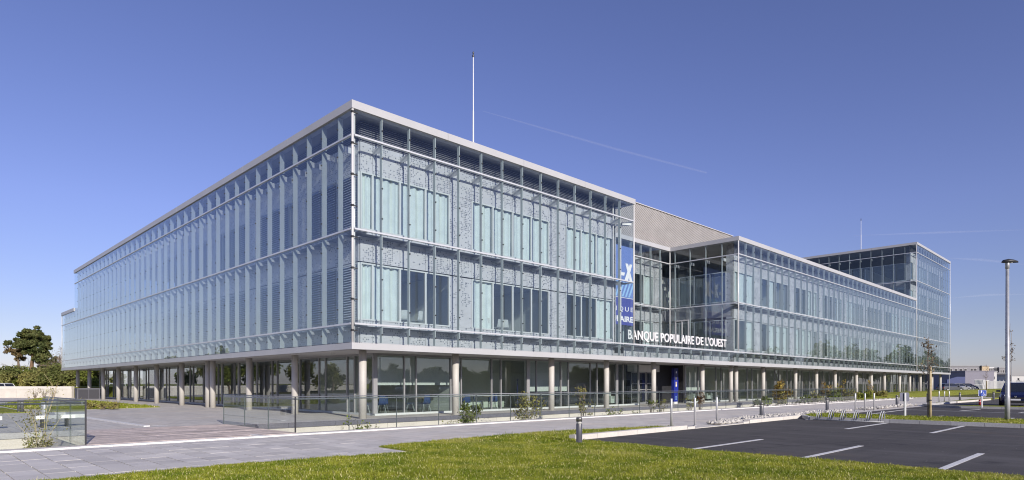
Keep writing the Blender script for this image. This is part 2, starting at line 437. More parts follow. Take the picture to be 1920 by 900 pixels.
# ------------------------------------------------------------------ office building
Z_SOF, Z_LIP, Z1, Z2, Z3, Z_F, Z_R = 2.88, 3.14, 3.91, 7.72, 11.48, 12.52, 12.84
Z4, Z5, Z_TF, Z_TR = 15.27, 19.07, 20.11, 20.43
BL = thing('office_building', 'long glass fronted office building on round white columns with stepped flat roofs', 'office building', C0, TH)
rng = random.Random(7)

CURT = {}
def curtain_mesh(w, h, seed, mat='curtain_cloth'):
    k = (round(w, 2), round(h, 2), seed)
    if k not in CURT:
        r = random.Random(seed); m = MB(); n = 26; ph = r.random() * 6; am = .02 + .03 * r.random(); fq = .75 + .35 * r.random()
        rows = 5; g = []
        for j in range(rows):
            t = j / (rows - 1); row = []
            for i in range(n):
                x = (i / (n - 1) - .5) * w
                y = am * math.sin(i * fq + ph + .5 * math.sin(i * .37 + ph) + .5 * t * math.sin(seed * 1.7)) + .012 * math.sin(i * .6 + 3 * t)
                row.append(len(m.v)); m.v.append((x, y, (t - .5) * h))
            g.append(row)
        for j in range(rows - 1):
            for i in range(n - 1): m.f.append((g[j][i], g[j][i + 1], g[j + 1][i + 1], g[j + 1][i]))
        CURT[k] = m.mesh('curtain', mat, True)
    return CURT[k]
SLATS = {}
def slat_mesh(w, h, pitch, depth, tilt, mat, along_x):
    k = (round(w, 2), round(h, 2), pitch, mat, along_x)
    if k not in SLATS:
        m = MB(); n = int(h / pitch)
        for i in range(n):
            z = -h / 2 + (i + .5) * pitch; c, s_ = math.cos(tilt) * depth / 2, math.sin(tilt) * depth / 2; t = .004
            if along_x: P = [(-w / 2, -c, z - s_), (w / 2, -c, z - s_), (w / 2, c, z + s_), (-w / 2, c, z + s_)]
            else: P = [(-c, -w / 2, z - s_), (-c, w / 2, z - s_), (c, w / 2, z + s_), (c, -w / 2, z + s_)]
            b = len(m.v); m.v += P + [(a, b_, c_ + t) for a, b_, c_ in P]
            m.f += [(b, b + 3, b + 2, b + 1), (b + 4, b + 5, b + 6, b + 7), (b, b + 1, b + 5, b + 4), (b + 1, b + 2, b + 6, b + 5), (b + 2, b + 3, b + 7, b + 6), (b + 3, b, b + 4, b + 7)]
        SLATS[k] = m.mesh('louvre', mat)
    return SLATS[k]

class Face:
    """one facade plane: s runs along it, d goes inward"""
    def __init__(s, kind, off, sign=1): s.kind, s.off, s.sg = kind, off, sign
    def uv(s, a, d):
        return (a, s.off + s.sg * d) if s.kind == 'v' else (s.off + s.sg * d, a)
    def rect(s, a0, a1, d0, d1):
        p, q = s.uv(a0, d0), s.uv(a1, d1)
        return min(p[0], q[0]), max(p[0], q[0]), min(p[1], q[1]), max(p[1], q[1])
    def piece(s, name, mat, a0, a1, d0, d1, z0, z1): piece(name, mat, *s.rect(a0, a1, d0, d1), z0, z1)
    def box(s, name, mat, a0, a1, d0, d1, z0, z1, parent=BL): return bx(name, mat, parent, *s.rect(a0, a1, d0, d1), z0, z1)

def facade(F, edges, rows, clamps=True, fins_ends=(0, 0), brackets=(), walks=(), fin_d=.165, fw=.018):
    """outer skin: panes, fins, transoms, clamps, brackets, walkways"""
    a0, a1 = edges[0], edges[-1]
    for (z0, z1) in rows:
        for i in range(len(edges) - 1):
            F.piece('glass_pane', 'facade_glass', edges[i] + .008, edges[i + 1] - .008, -.014, -.002, z0 + .035, z1 - .035)
        for i, e in enumerate(edges):
            if (i == 0 and not fins_ends[0]) or (i == len(edges) - 1 and not fins_ends[1]): continue
            F.piece('fin', 'fin_metal', e - fw, e + fw, .012, fin_d, z0 + .045, z1 - .045)
            if clamps:
                n = 1 if z1 - z0 < 2 else 3
                for k in range(n):
                    zc = z0 + (z1 - z0) * (k + .5) / n
                    F.piece('clamp', 'black_rubber', e - .024, e + .024, -.030, .010, zc - .024, zc + .024)
    for z in brackets:
        for i, e in enumerate(edges):
            if i == 0 or i == len(edges) - 1: continue
            F.piece('bracket', 'bracket_metal', e - .012, e + .012, fin_d + .005, .745, z - .32, z - .08)
    for z in walks:
        F.box('walkway', 'grating_metal', a0 + .05, a1 - .05, .29, .72, z - .07, z - .045)
        for i, e in enumerate(edges[1:-1]):
            F.piece('walkway_arm', 'bracket_metal', e - .012, e + .012, fin_d + .005, .745, z - .22, z - .09)

def inner(F, edges, floors, top=None, pier=lambda i: False, fill='curtain', D=.75, lod=False, first_sill=Z_LIP, bare=False, openw=lambda i, f: False, louvre_tilt=.6, plain_wall=False):
    """inner wall: perforated panels, windows, blinds or curtains, louvres"""
    n = len(edges) - 1
    ax = F.kind == 'v'
    for fi, zb in enumerate(floors):
        lo = first_sill if fi == 0 else zb - 1.10
        for i in range(n):
            if bare and i: F.piece('slab_panel', 'slab_grey', edges[i] + .006, edges[i + 1] - .006, D, D + .045, zb - .55 if fi else lo + .006, zb + .25); continue
            F.piece('perforated_panel', 'perforated_metal', edges[i] + .006, edges[i + 1] - .006, D, D + .045, lo + .006, zb + .25)
            if pier(i): F.piece('perforated_panel', 'perforated_metal', edges[i] + .006, edges[i + 1] - .006, D, D + .045, zb + .262, zb + 2.655)
        i = 0
        while i < n:
            if pier(i): i += 1; continue
            j = i
            while j < n and not pier(j): j += 1
            e = edges[i:j + 1]; z0, z1 = zb + .25, zb + 2.66
            m = MB()
            def fb(s0, s1, d0, d1, q0, q1): m.box(*F.rect(s0, s1, d0, d1), q0, q1)
            fb(e[0], e[0] + .06, D - .03, D + .06, z0, z1); fb(e[-1] - .06, e[-1], D - .03, D + .06, z0, z1)
            fb(e[0] + .06, e[-1] - .06, D - .03, D + .06, z0, z0 + .06); fb(e[0] + .06, e[-1] - .06, D - .03, D + .06, z1 - .06, z1)
            for q in e[1:-1]: fb(q - .045, q + .045, D - .028, D + .058, z0 + .06, z1 - .06)
            w = m.build('window', 'frame_metal', BL)
            for q in range(len(e) - 1):
                F.box('pane', 'window_glass', e[q] + .062, e[q + 1] - .062, D + .012, D + .024, z0 + .062, z1 - .062, parent=w)
                wd = e[q + 1] - e[q]; mid = (e[q] + e[q + 1]) / 2
                if fill == 'blind':
                    u_, v_ = F.uv(mid, D - .09)
                    link('blind', slat_mesh(wd - .10, z1 - z0 - .04, .105, .085, .75, 'blind_metal', ax), w, (u_, v_, (z0 + z1) / 2))
                elif not openw(i + q, fi):
                    u_, v_ = F.uv(mid, D + .13)
                    cv = link('curtain', curtain_mesh(wd - .02, z1 - z0 + .1, rng.randrange(4)), w, (u_, v_, (z0 + z1) / 2))
                    if not ax: cv.rotation_euler = (0, 0, R(90))
            i = j
    if top:
        zt = floors[-1] + 2.66
        for i in range(1 if bare else n):
            F.piece('perforated_panel', 'perforated_metal', edges[i] + .006, edges[i + 1] - .006, D, D + .045, zt + .008, top[0])
            u_, v_ = F.uv((edges[i] + edges[i + 1]) / 2, D + .03)
            PIECES.setdefault('louvre', []).append((slat_mesh(edges[i + 1] - edges[i] - .02, top[1] - top[0] - .02, .085, .07, louvre_tilt * (1 if F.sg > 0 else -1), 'louvre_metal', ax), (u_, v_, (top[0] + top[1]) / 2)))
            F.piece('louvre_back', 'interior_dark', edges[i] + .004, edges[i + 1] - .004, D + .11, D + .13, top[0] + .004, top[1])

RW = Face('v', 0.0); LW = Face('u', 0.0)
e1 = [M * i for i in range(15)]                       # first block, 0..19.46
e2 = [M * i for i in range(24, 62)]                   # second block, 33.36..84.79
e3 = [M * i for i in range(61, 76)]                   # tower, 84.79..104.25
el = [0.0] + [1.17 + 1.375 * i for i in range(39)]    # long side, upper part to 53.4
elo = [el[-1] + 1.30 * i for i in range(6)]           # lower end, to ~59.9
U1, U2, U3, U4 = e1[-1], e2[0], e2[-1], e3[-1]; V1, V2 = el[-1], elo[-1]
rowsA = [(Z_LIP, Z1)]; rowsBC = [(Z1, Z2), (Z2, Z3)]; rowD = [(Z3, Z_F)]
# --- entrance front
facade(RW, e1, rowsA + rowsBC + rowD, brackets=(Z3,), walks=(Z1, Z2))
e_rec = [M * i for i in range(14, 25)]
facade(RW, e_rec, rowsA, fins_ends=(1, 1))
facade(RW, e2, rowsA + rowsBC + rowD, brackets=(Z3,), walks=(Z1, Z2), fins_ends=(0, 1))
facade(RW, e3, rowsA + rowsBC + [(Z3, Z4), (Z4, Z5), (Z5, Z_TF)], brackets=(Z5,), walks=(Z1, Z2, Z3, Z4), clamps=True)
# --- long side
facade(LW, el, rowsA + rowsBC + rowD, brackets=(Z3,), walks=(Z1, Z2), fin_d=.23, fw=.024)
facade(LW, elo, rowsA + [(Z1, Z2), (Z2, Z2 + 1.04)], fins_ends=(1, 0), walks=(Z1,), brackets=(Z2,), fin_d=.23, fw=.024)
# --- recess: end of the first block, back wall, return of the second block, tower side
E1 = Face('u', U1, -1); RB = Face('v', 6.0); RT = Face('u', U2, 1); TW = Face('u', U3, 1)
ev = [0, 1.39, 2.78, 4.17, 5.56, 6.0]
facade(E1, ev, rowsBC + rowD, clamps=False)
facade(RB, [U1 + M * i for i in range(11)], rowsBC + rowD, brackets=(Z3,), walks=(Z2,), clamps=False)
facade(RT, ev, rowsBC + rowD, brackets=(Z3,), clamps=False)
et = [M * i for i in range(16)]
facade(TW, et, [(Z_R + .02, Z4), (Z4, Z5), (Z5, Z_TF)], brackets=(Z5,), clamps=False)
# --- inner walls
w1 = [.80] + e1[1:13] + [18.30]
openings = {(2, 0), (3, 0), (6, 0), (7, 0), (8, 0), (10, 0), (11, 0)}
inner(RW, w1, [Z1, Z2], (11.62, Z_F), pier=lambda i: i in (4, 9), openw=lambda i, f: (i, f) in openings)
r2 = random.Random(3); op2 = {(i, f): r2.random() < .42 for i in range(60) for f in range(6)}
inner(RW, [34.16] + e2[1:], [Z1, Z2], (11.62, Z_F), pier=lambda i: i % 5 == 3, openw=lambda i, f: op2[(i, f)])
inner(RW, e3[:-1] + [103.4], [Z1, Z2, Z3, Z4], (Z5 + .14, Z_TF), pier=lambda i: i % 5 == 1, openw=lambda i, f: op2[(i + 14, f)])
wl_ = [.80] + el[1:]
inner(LW, wl_, [Z1, Z2], (11.62, Z_F), pier=lambda i: i > 0 and i % 4 == 0, fill='blind')
inner(LW, elo[:-1] + [59.0], [Z1], (Z2 + .14, Z2 + 1.04), pier=lambda i: i == 2, fill='blind')
for i in range(10):                                   # parapet panels below the terrace
    RW.piece('perforated_panel', 'perforated_metal', e_rec[i] + .006, e_rec[i + 1] - .006, .75, .795, Z_LIP, Z1 - .12)
inner(RB, [U1 + M * i for i in range(11)], [Z1, Z2], (11.62, Z_F), pier=lambda i: i in (4, 9), openw=lambda i, f: i != 8, first_sill=Z1 + .02)
inner(RT, [.80, 1.39, 2.78, 4.17, 5.56, 6.7], [Z1, Z2], (11.62, Z_F), pier=lambda i: i == 0, openw=lambda i, f: True, first_sill=Z1 + .02, bare=True)
inner(E1, [.80, 1.39, 2.78, 4.17, 5.56, 6.7], [Z1, Z2], (11.62, Z_F), pier=lambda i: i == 0, openw=lambda i, f: True, first_sill=Z1 + .02)
inner(TW, [.80] + et[1:], [Z_R + .02, Z4], (Z5 + .14, Z_TF), pier=lambda i: i == 0, openw=lambda i, f: True, first_sill=Z_R + .1, bare=True)

for n in ('glass_pane', 'fin', 'clamp', 'bracket', 'walkway_arm', 'perforated_panel', 'slab_panel', 'louvre_back'):
    if n == 'clamp':
        m = MB()
        for p in PIECES.pop('clamp'): m.box(*p[1:])
        m.build('clamp', 'black_rubber', BL, kind='stuff')
    else: emit(n, BL)
for me, loc in PIECES.pop('louvre'): link('louvre', me, BL, loc)

# --- transoms, roof edges, floor edge (runs butt at the corners)
def transom(F, a0, a1, z, h=.035): F.box('transom', 'transom_metal', a0, a1, -.05, .055, z - h, z + h)
for z in (Z1, Z2, Z3): transom(RW, .07, U1 - .04, z)
transom(RW, U1 - .04 + .003, U2 + .037, Z1, .05)
for z in (Z1, Z2, Z3): transom(RW, U2 + .04, U3 if z > 4 else U3, z)
for z in (Z1, Z2, Z3, Z4, Z5): transom(RW, U3 + .003, U4 - .04, z)
for z in (Z1, Z2, Z3): transom(LW, .07, V1 - .003, z)
for z in (Z1, Z2): transom(LW, V1, V2 - .03, z)
for z in (Z2, Z3):
    transom(E1, .06, 5.94, z); transom(RB, U1 + .06, U2 - .06, z); transom(RT, .06, 5.94, z)
for z in (Z4, Z5): transom(TW, .06, et[-1], z)
def edge(name, mat, F, a0, a1, z0, z1, d0=-.075, d1=.30):
    n = max(1, round((a1 - a0) / 5.56)); st = (a1 - a0) / n
    for i in range(n): F.box(name, mat, a0 + i * st, a0 + (i + 1) * st - (.014 if i < n - 1 else 0), d0, d1, z0, z1)
edge('roof_fascia', 'fascia_metal', RW, -.075, U1 + .075, Z_F, Z_R)
edge('roof_fascia', 'fascia_metal', LW, .303, V1 + .05, Z_F, Z_R)
edge('roof_fascia', 'fascia_metal', RW, U2 - .075, U3 - .003, Z_F, Z_R)
edge('roof_fascia', 'fascia_metal', RB, U1 + .078, U2 - .078, Z_F + .002, Z_R + .002)
edge('roof_fascia', 'fascia_metal', RT, .303, 6.3, Z_F, Z_R)
edge('roof_fascia', 'fascia_metal', E1, .303, 6.3, Z_F, Z_R)
edge('roof_fascia', 'fascia_metal', LW, V1 + .06, V2 + .05, Z2 + 1.04, Z2 + 1.36)
edge('roof_fascia', 'fascia_metal', RW, U3 - .075, U4 + .05, Z_TF, Z_TR)
edge('roof_fascia', 'fascia_metal', TW, .303, et[-1], Z_TF, Z_TR)
for i in range(8):                                    # floor edge in long pressed lengths with open joints
    a, b = -.075 + i * 13.06, -.075 + (i + 1) * 13.06 - .012
    RW.box('floor_edge', 'lip_metal', a, min(b, U4 + .05), -.075, .30, Z_SOF, Z_LIP)
for i in range(5):
    a, b = .303 + i * 11.92, .303 + (i + 1) * 11.92 - .012
    LW.box('floor_edge', 'lip_metal', a, min(b, V2 + .05), -.075, .30, Z_SOF, Z_LIP)
# --- corner posts with their clamps
def post(u, v, z0, z1, r=.05, mat='post_metal', name='corner_post'):
    return MB().lathe([(r, z0), (r, z1)], 10).build(name, mat, BL, (u, v, 0), smooth=True)
for (u, v, zt) in ((.0, .0, Z_F), (.16, .16, Z_F), (U1, 0, Z_F), (U2, 0, Z_F), (U3, .0, Z_TF), (U4, 0, Z_TF), (0, V2, Z2 + 1.04), (U2, 6., Z_F)):
    post(u, v, Z_LIP if u < 19 or u > 34 else Z1, zt)
m = MB()
for k in range(8):
    z = Z_LIP + .5 + k * 1.25; m.box(-.075, .03, -.075, .03, z - .035, z + .035)
    m.box(.05, .22, -.02, .02, z - .02, z + .02)
m.build('post_clamp', 'black_rubber', BL, kind='stuff')
bx('corner_post', 'post_metal', BL, 18.86, 18.94, .56, .64, Z1, 11.2); bx('corner_post', 'post_metal', BL, 18.30, 18.38, .72, .80, Z1, Z_F)
MB().prism([(18.75, .35), (19.35, .1), (19.4, .2), (18.95, .7)], 11.22, 11.36).build('bracket', 'letter_white', BL)
bx('end_panel', 'perforated_metal', BL, 18.385, 18.43, .81, 6.7, Z_LIP, 4.16)

# --- slabs, ceilings, interior walls
for (u0, u1, v0, v1, tops) in ((.83, 18.6, .83, 14, (Z1, Z2)), (18.6, 34.1, 6.83, 14, (Z1, Z2)), (34.1, 85.6, .83, 14, (Z1, Z2)), (85.65, 103.4, .83, 20, (Z1, Z2, Z3, Z4)), (.83, 14, 14, 52.0, (Z1, Z2)), (.83, 14, 52.0, 59.2, (Z1,))):
    for z in tops: bx('floor_slab', 'slab_grey', BL, u0, u1, v0, v1, z - .95, z - .06)
for (u0, u1, v0, v1, z) in ((.02, U1 - .02, .02, 14, Z_F + .06), (U1 - .02, U2 + .02, 6.02, 14, Z_F + .06), (U2 + .02, U3, .02, 14, Z_F + .06), (U3 + .02, U4, .02, 21, Z_TF + .06), (.02, 14, 14, V1, Z_F + .06), (.02, 14, V1, V2, Z2 + 1.1)):
    bx('roof_slab', 'roof_membrane', BL, u0, u1, v0, v1, z, z + .2)
bx('terrace_floor', 'concrete_grey', BL, U1 - .0, U2, .31, 5.97, Z1 - .10, Z1 - .055)
for (u0, u1, v) in ((.83, 18.6, 7.4), (18.6, 34.1, 10.5), (34.1, 84.0, 7.4)):
    for z in (Z1, Z2): bx('interior_wall', 'interior_white', BL, u0, u1, v, v + .15, z - .06, z + 3.0)
for z in (Z1, Z2, Z3, Z4): bx('interior_wall', 'interior_white', BL, 89.0 if z > Z2 else 85.9, 103.4, 7.4, 7.55, z - .06, z + 3.0)
for z in (Z1, Z2): bx('interior_wall', 'interior_grey', BL, 7.0, 7.15, 7.6, 52, z - .06, z + 3.0)
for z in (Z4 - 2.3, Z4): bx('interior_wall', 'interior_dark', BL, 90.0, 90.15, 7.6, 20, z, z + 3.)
for z in (Z1, Z2): bx('interior_wall', 'interior_grey', BL, 36.9, 37.0, .9, 7.3, z - .05, z + 2.85)
for u in (6.2, 13.1, 18.45, 37.5, 44.5, 51.4, 58.4, 65.3, 72.3, 79.2, 90, 97):
    for z in (Z1, Z2): bx('partition_wall', 'interior_white', BL, u - .05, u + .05, .84, 7.39, z - .05, z + 2.85)
bx('back_wall', 'plaster_grey', BL, 14.02, 84, 13.7, 13.9, Z_SOF, Z_F); bx('back_wall', 'plaster_grey', BL, 13.7, 13.9, 14, 59, Z_SOF, Z2 + 1.0)
bx('back_wall', 'plaster_grey', BL, 84.9, 103, 20.5, 20.7, Z_SOF, Z_TF); bx('back_wall', 'plaster_grey', BL, 103.5, 103.7, .9, 20.7, Z_SOF, Z_TF)
# soffit over the ground floor in panels with open joints
for i in range(24):
    a, b = (.31 if i == 0 else i * 4.35), (i + 1) * 4.35 - .015
    bx('soffit_panel', 'soffit_panel', BL, a, min(b, U4), .31, 9.0, 2.915, 2.95)
for i in range(12):
    a = 9.0 + i * 4.25; bx('soffit_panel', 'soffit_panel', BL, .31, 9.0, a + .015, min(a + 4.25, V2), 2.915, 2.95)
bx('ground_slab', 'slab_grey', BL, .31, U4, .31, 13.6, 2.96, 2.975)
for i in range(5):
    MB().lathe([(.07, 2.895), (.07, 2.914)], 10).build('downlight', 'lens_plastic', BL, (1.6, 4.6 + i * 5.6, 0))
    MB().lathe([(.07, 2.895), (.07, 2.914)], 10).build('downlight', 'lens_plastic', BL, (4.6 + i * 5.2, 1.6, 0))
# columns
cm = MB().lathe([(.165, 0), (.165, 2.92)], 20).mesh('column', 'column_paint', True)
for u in (1.15, 6.25, 13.16, 18.2, 23.4, 29.9, 34.4, 35.3, 40.3, 47.2, 52.4, 57.6, 64.3, 69.6, 74.7, 81.3, 86.2, 91.7, 98.4, 103.6): link('column', cm, BL, (u, 1.14, 0))
for v in (7.44, 13.07, 18.66, 19.49, 24.52, 30.3, 35.92, 41.5, 47.0, 52.8, 58.4): link('column', cm, BL, (1.14, v, 0))
# shop front at street level
S0 = 2.85
def shopfront(F, splits, wide=()):
    for i, s in enumerate(splits):
        w = .11 if s in wide else .032
        F.piece('mullion', 'mullion_metal', s - w, s + w, -.03, .09, .10, 2.82)
    for i in range(len(splits) - 1):
        a, b = splits[i], splits[i + 1]
        wa, wb = (.11 if a in wide else .032), (.11 if b in wide else .032)
        F.piece('shop_pane', 'shop_glass', a + wa + .003, b - wb - .003, .02, .032, .105, 2.815)
    F.box('sill_rail', 'frame_metal', splits[0] - .03, splits[-1] + .03, -.035, .095, .002, .098)
    F.box('head_rail', 'mullion_metal', splits[0] - .03, splits[-1] + .03, -.035, .095, 2.822, 2.912)
sr = [S0]; u = 4.47
while u < 23:
    sr += [u, u + .70]; u += 2.86
sr = [x for x in sr if x < 24.2] + [24.15]
SR = Face('v', S0); SL = Face('u', S0)
shopfront(SR, sr, wide=(S0, sr[7], sr[13]))
sr2 = [30.4]; u = 32.4
while u < 104: sr2 += [u, u + .9]; u += 2.86
shopfront(SR, [x for x in sr2 if x < 104.0], wide=(30.4,))
sl = [S0 + .16]; v = 4.68
while v < 57: sl += [v, v + .70]; v += 2.86
sl = [x for x in sl if x < 59.3]
shopfront(SL, sl, wide=(sl[11], sl[13]))
emit('mullion', BL); emit('shop_pane', BL)
# interior of the ground floor
bx('interior_wall', 'interior_sage', BL, 9.6, 19.0, 6.2, 6.35, .03, 2.9); bx('interior_wall', 'interior_grey', BL, 2.9, 9.6, 8.2, 8.35, .03, 2.9)
bx('interior_wall', 'interior_grey', BL, 19.0, 104, 8.2, 8.35, .03, 2.9)
bx('interior_wall', 'interior_deep', BL, 8.2, 8.35, 8.4, 59, .03, 2.9)
bx('bulkhead', 'interior_white', BL, 3.05, 7.6, 3.30, 3.38, 1.42, 2.90)
bx('partition_wall', 'interior_white', BL, 8.15, 8.25, 3.2, 8.2, .03, 2.9)
bx('partition_wall', 'interior_white', BL, 13.9, 17.9, 3.9, 4.0, .03, 2.9)
bx('partition_wall', 'interior_white', BL, 32.6, 35.2, 4.2, 4.3, .9, 2.9)
bx('inner_door', 'interior_dark', BL, 9.75, 10.6, 6.13, 6.195, .03, 2.15)
bx('counter', 'interior_dark', BL, 14.2, 17.2, 3.4, 3.88, .03, 1.02)
# entrance lobby: recessed black portal with sliding doors
V_E = 3.6
bx('portal', 'dark_metal', BL, 24.3, 30.2, V_E + .3, V_E + .4, .03, 2.9); bx('portal', 'dark_metal', BL, 30.2, 30.28, S0 + .1, V_E + .4, .03, 2.9)
bx('door_head', 'interior_grey', BL, 24.3, 27.6, V_E - .25, V_E + .29, 2.35, 2.85)
for (a, b) in ((24.4, 25.3), (25.36, 26.2), (26.3, 27.1)):
    m = MB(); m.box(a, a + .05, V_E, V_E + .05, .03, 2.33); m.box(b - .05, b, V_E, V_E + .05, .03, 2.33); m.box(a + .05, b - .05, V_E, V_E + .05, .03, .12); m.box(a + .05, b - .05, V_E, V_E + .05, 2.25, 2.33)
    d = m.build('sliding_door', 'mullion_metal', BL)
    bx('pane', 'shop_glass', d, a + .052, b - .052, V_E + .02, V_E + .03, .122, 2.248)
    k = MB()
    for q in range(5):
        for z in (1.02, 1.48): k.box(a + .14 + q * .14, a + .20 + q * .14, V_E + .012, V_E + .018, z, z + .045)
    k.build('sight_mark', 'sign_white', d)
# recess terrace door
m = MB(); m.box(U2 - .06, U2 + .06, 4.22, 4.30, Z1 - .04, 6.72); m.box(U2 - .06, U2 + .06, 5.42, 5.50, Z1 - .04, 6.72); m.box(U2 - .06, U2 + .06, 4.30, 5.42, 6.62, 6.72); m.box(U2 - .055, U2 + .055, 4.82, 4.90, Z1 - .04, 6.62)
m.build('terrace_door', 'fascia_metal', BL)
# ribbed screen on the roof behind the recess
SV = 7.0; su0, su1, sz0, sz1 = 19.9, 46.5, Z_R, 16.15
scr = bx('roof_screen', 'screen_shade', BL, su0, su1, SV, SV + .1, sz0, sz1 - .06)
m = MB(); h = sz1 - .06 - sz0; step = .22
for k in range(int((su1 - su0 + h) / step)):
    x = su0 - h + k * step; a = max(x, su0); b = min(x + h, su1)
    if b - a < .2: continue
    za, zb = sz0 + (a - x), sz0 + (b - x); w = .11
    P = [(a, za), (min(a + w, b), za), (b, zb - w), (b, zb)] if b < su1 - 1e-6 or True else None
    n = len(m.v); pts = [(a, za), (a + w, za), (b, max(zb - w, za + .01)), (b, zb)] if x < su0 else [(a, za), (a + w, za), (b, max(zb - w, za + .01)), (b, zb)]
    m.v += [(p[0], SV - .07, p[1]) for p in pts] + [(p[0], SV - .002, p[1]) for p in pts]
    m.f += [(n, n + 1, n + 2, n + 3), (n + 4, n + 7, n + 6, n + 5), (n, n + 4, n + 5, n + 1), (n + 1, n + 5, n + 6, n + 2), (n + 2, n + 6, n + 7, n + 3), (n + 3, n + 7, n + 4, n)]
m.v = [tuple(Vector(q) - scr.location) for q in m.v]; m.build('rib', 'screen_metal', scr, kind='stuff')
bx('screen_cap', 'cap_metal', BL, su0, su1, SV - .12, SV + .12, sz1 - .055, sz1)
# lightning rods
def rod(u, v, z0, h, label):
    t = thing('lightning_rod', label, 'lightning rod', W(u, v, z0), TH, 'lightning rods on the roof')
    MB().lathe([(.12, 0), (.12, .04), (.042, .06), (.038, h * .5), (.028, h * .51), (.024, h - .3)], 8).build('mast', 'letter_white', t, smooth=True)
    MB().lathe([(.055, h - .3), (.055, h - .2), (.02, h - .19), (.045, h - .1), (.045, h - .05), (.005, h)], 8).build('tip', 'dark_metal', t)

def U_AT(px, v):
    r = (px - 960) / 1189.; P = W(0, v); return (r * P.y - P.x) / (DR.x - r * DR.y)
def V_AT(px, u):
    r = (px - 960) / 1189.; P = W(u, 0); return (r * P.y - P.x) / (DL.x - r * DL.y)
rod(9.0, 3.0, Z_R - .06, 6.45, 'tall white lightning rod above the nearest roof corner of the glass building')
rod(85.6, V_AT(1614.5, 85.6), Z_TR - .1, 4.7, 'short thin lightning rod on the tower roof far to the right')

# ------------------------------------------------------------------ ground and paving
TV0, TVR, TVL = -4.1, .60, 1.9; UB0, UB1 = -9.8, -4.4; UTR, UTL = 47.0, -46.0
def sheet(name, rects, z, mat, kind='structure'):
    m = MB()
    for (u0, u1, v0, v1) in rects: m.poly([W(u0, v0, z), W(u1, v0, z), W(u1, v1, z), W(u0, v1, z)])
    return m.build(name, mat, kind=kind)
sheet('ground', [(-900, 1500, -900, TV0), (-900, 1500, TVL, 1500), (UTR, 1500, TV0, TVL), (-900, UTL, TV0, TVL), (UB1, UTR, TVR, TVL)], -.03, 'ground_earth')
sheet('terrace', [(UB1, 104.6, TVR, 9), (UB1, 9, 9, 61), (UTL, UB0, TVL, 64), (UB0, UB1, 1.52, 64)], 0.0, 'terrace_paving')
pav = sheet('pavement', [(-60, -14.5, -11.75, TV0), (-14.5, -4.38, -5.185, TV0), (-4.38, 72, -11.75, TV0), (-14.5, -4.38, -11.75, -10.955)], -.008, 'paving')
for i in range(23):                                   # near slabs one by one
    for j in range(9):
        u0, v0 = -14.5 + i * .44, -10.95 + j * .64
        g = .010 if rng.random() < .55 else .026
        dz = rng.uniform(-.002, .003)
        p0 = W(u0 + .22, v0 + .32)
        o = link('paving_slab', boxmesh(.44 - g, .64 - .008, .03, 'paving_slab', 'paving_slab'), pav, (p0.x, p0.y, -.013 + dz), TH)
def strip(name, pts, w, z, mat, parent=None, h=.004, kind=None):
    """painted or inlaid line along site points"""
    m = MB()
    for a, b in zip(pts[:-1], pts[1:]):
        A, B = W(*a), W(*b); d = (B - A).normalized(); n = Vector((-d.y, d.x, 0)) * w / 2
        m.prism([(A - n)[:2], (B - n)[:2], (B + n)[:2], (A + n)[:2]], z, z + h)
    return m.build(name, mat, parent, kind=kind)
strip('edging_line', [(-46, -5.10), (0, -5.16), (60, -5.35)], .10, .0, 'white_paint', h=.045, kind='structure')
strip('edging_line', [(-5.75, -4.25), (-5.7, -4.95)], .12, .0, 'white_paint', h=.03, kind='structure')
strip('terrace_line', [(-7.14, 10.2), (-6.86, 2.0)], .2, .002, 'white_paint', h=.035, kind='structure')
strip('terrace_line', [(-6.5, 2.5), (-6.28, 1.85)], .12, .002, 'white_paint', kind='structure')
strip('terrace_line', [(-12.6, 16), (-12.2, 6)], .10, .002, 'white_paint', kind='structure')
strip('terrace_line', [(-9.0, 20.2), (-.6, 20.6)], .35, .0015, 'concrete_grey', kind='structure')

# sunken planting trench: walls, floor, slab edges
sheet('trench_floor', [(UB1, UTR, TV0, TVR), (UTL, UB0, TV0, TVL)], -1.5, 'soil')
def wall_thing(name, label, u0, u1, v0, v1, z0, z1, mat, edge_mat=None):
    t = thing(name, label, 'wall', W((u0 + u1) / 2, (v0 + v1) / 2, z0), TH)
    du, dv = (u1 - u0) / 2, (v1 - v0) / 2
    n = max(1, int(2 * du / 6)) if du > dv else 1
    for i in range(n):
        a, b = -du + 2 * du * i / n, -du + 2 * du * (i + 1) / n - (.012 if n > 1 else 0)
        bx('concrete_panel', mat, t, a, b, -dv, dv, 0, z1 - z0)
    return t
t = wall_thing('retaining_wall', 'cream concrete wall of the planted trench below the glass front', UB1 + .02, UTR, TVR, TVR + .3, -1.5, -.19, 'concrete_cream')
for i in range(26):
    a = -25.69 + i * 1.975; bx('slab_edge', 'slab_edge_grey', t, a, a + 1.963, -.19, .14, 1.312, 1.494)
t = wall_thing('retaining_wall', 'cream concrete trench wall left of the timber bridge', UTL, UB0 - .02, TVL, TVL + .3, -1.5, -.19, 'concrete_cream')
for i in range(18):
    a = -18.09 + i * 2.01; bx('slab_edge', 'concrete_grey', t, a, a + 1.998, -.19, .14, 1.312, 1.494)
wall_thing('trench_wall', 'low concrete wall under the street side of the right glass railing', UB1 + .02, UTR, TV0 - .25, TV0, -1.5, -.012, 'concrete_white')
wall_thing('trench_wall', 'low concrete wall under the street side of the left glass railing', UTL, UB0 - .02, TV0 - .25, TV0, -1.5, -.012, 'concrete_white')
wall_thing('trench_wall', 'end wall closing the planted trench far along the front', UTR, UTR + .3, TV0, TVR, -1.5, -.012, 'concrete_white')
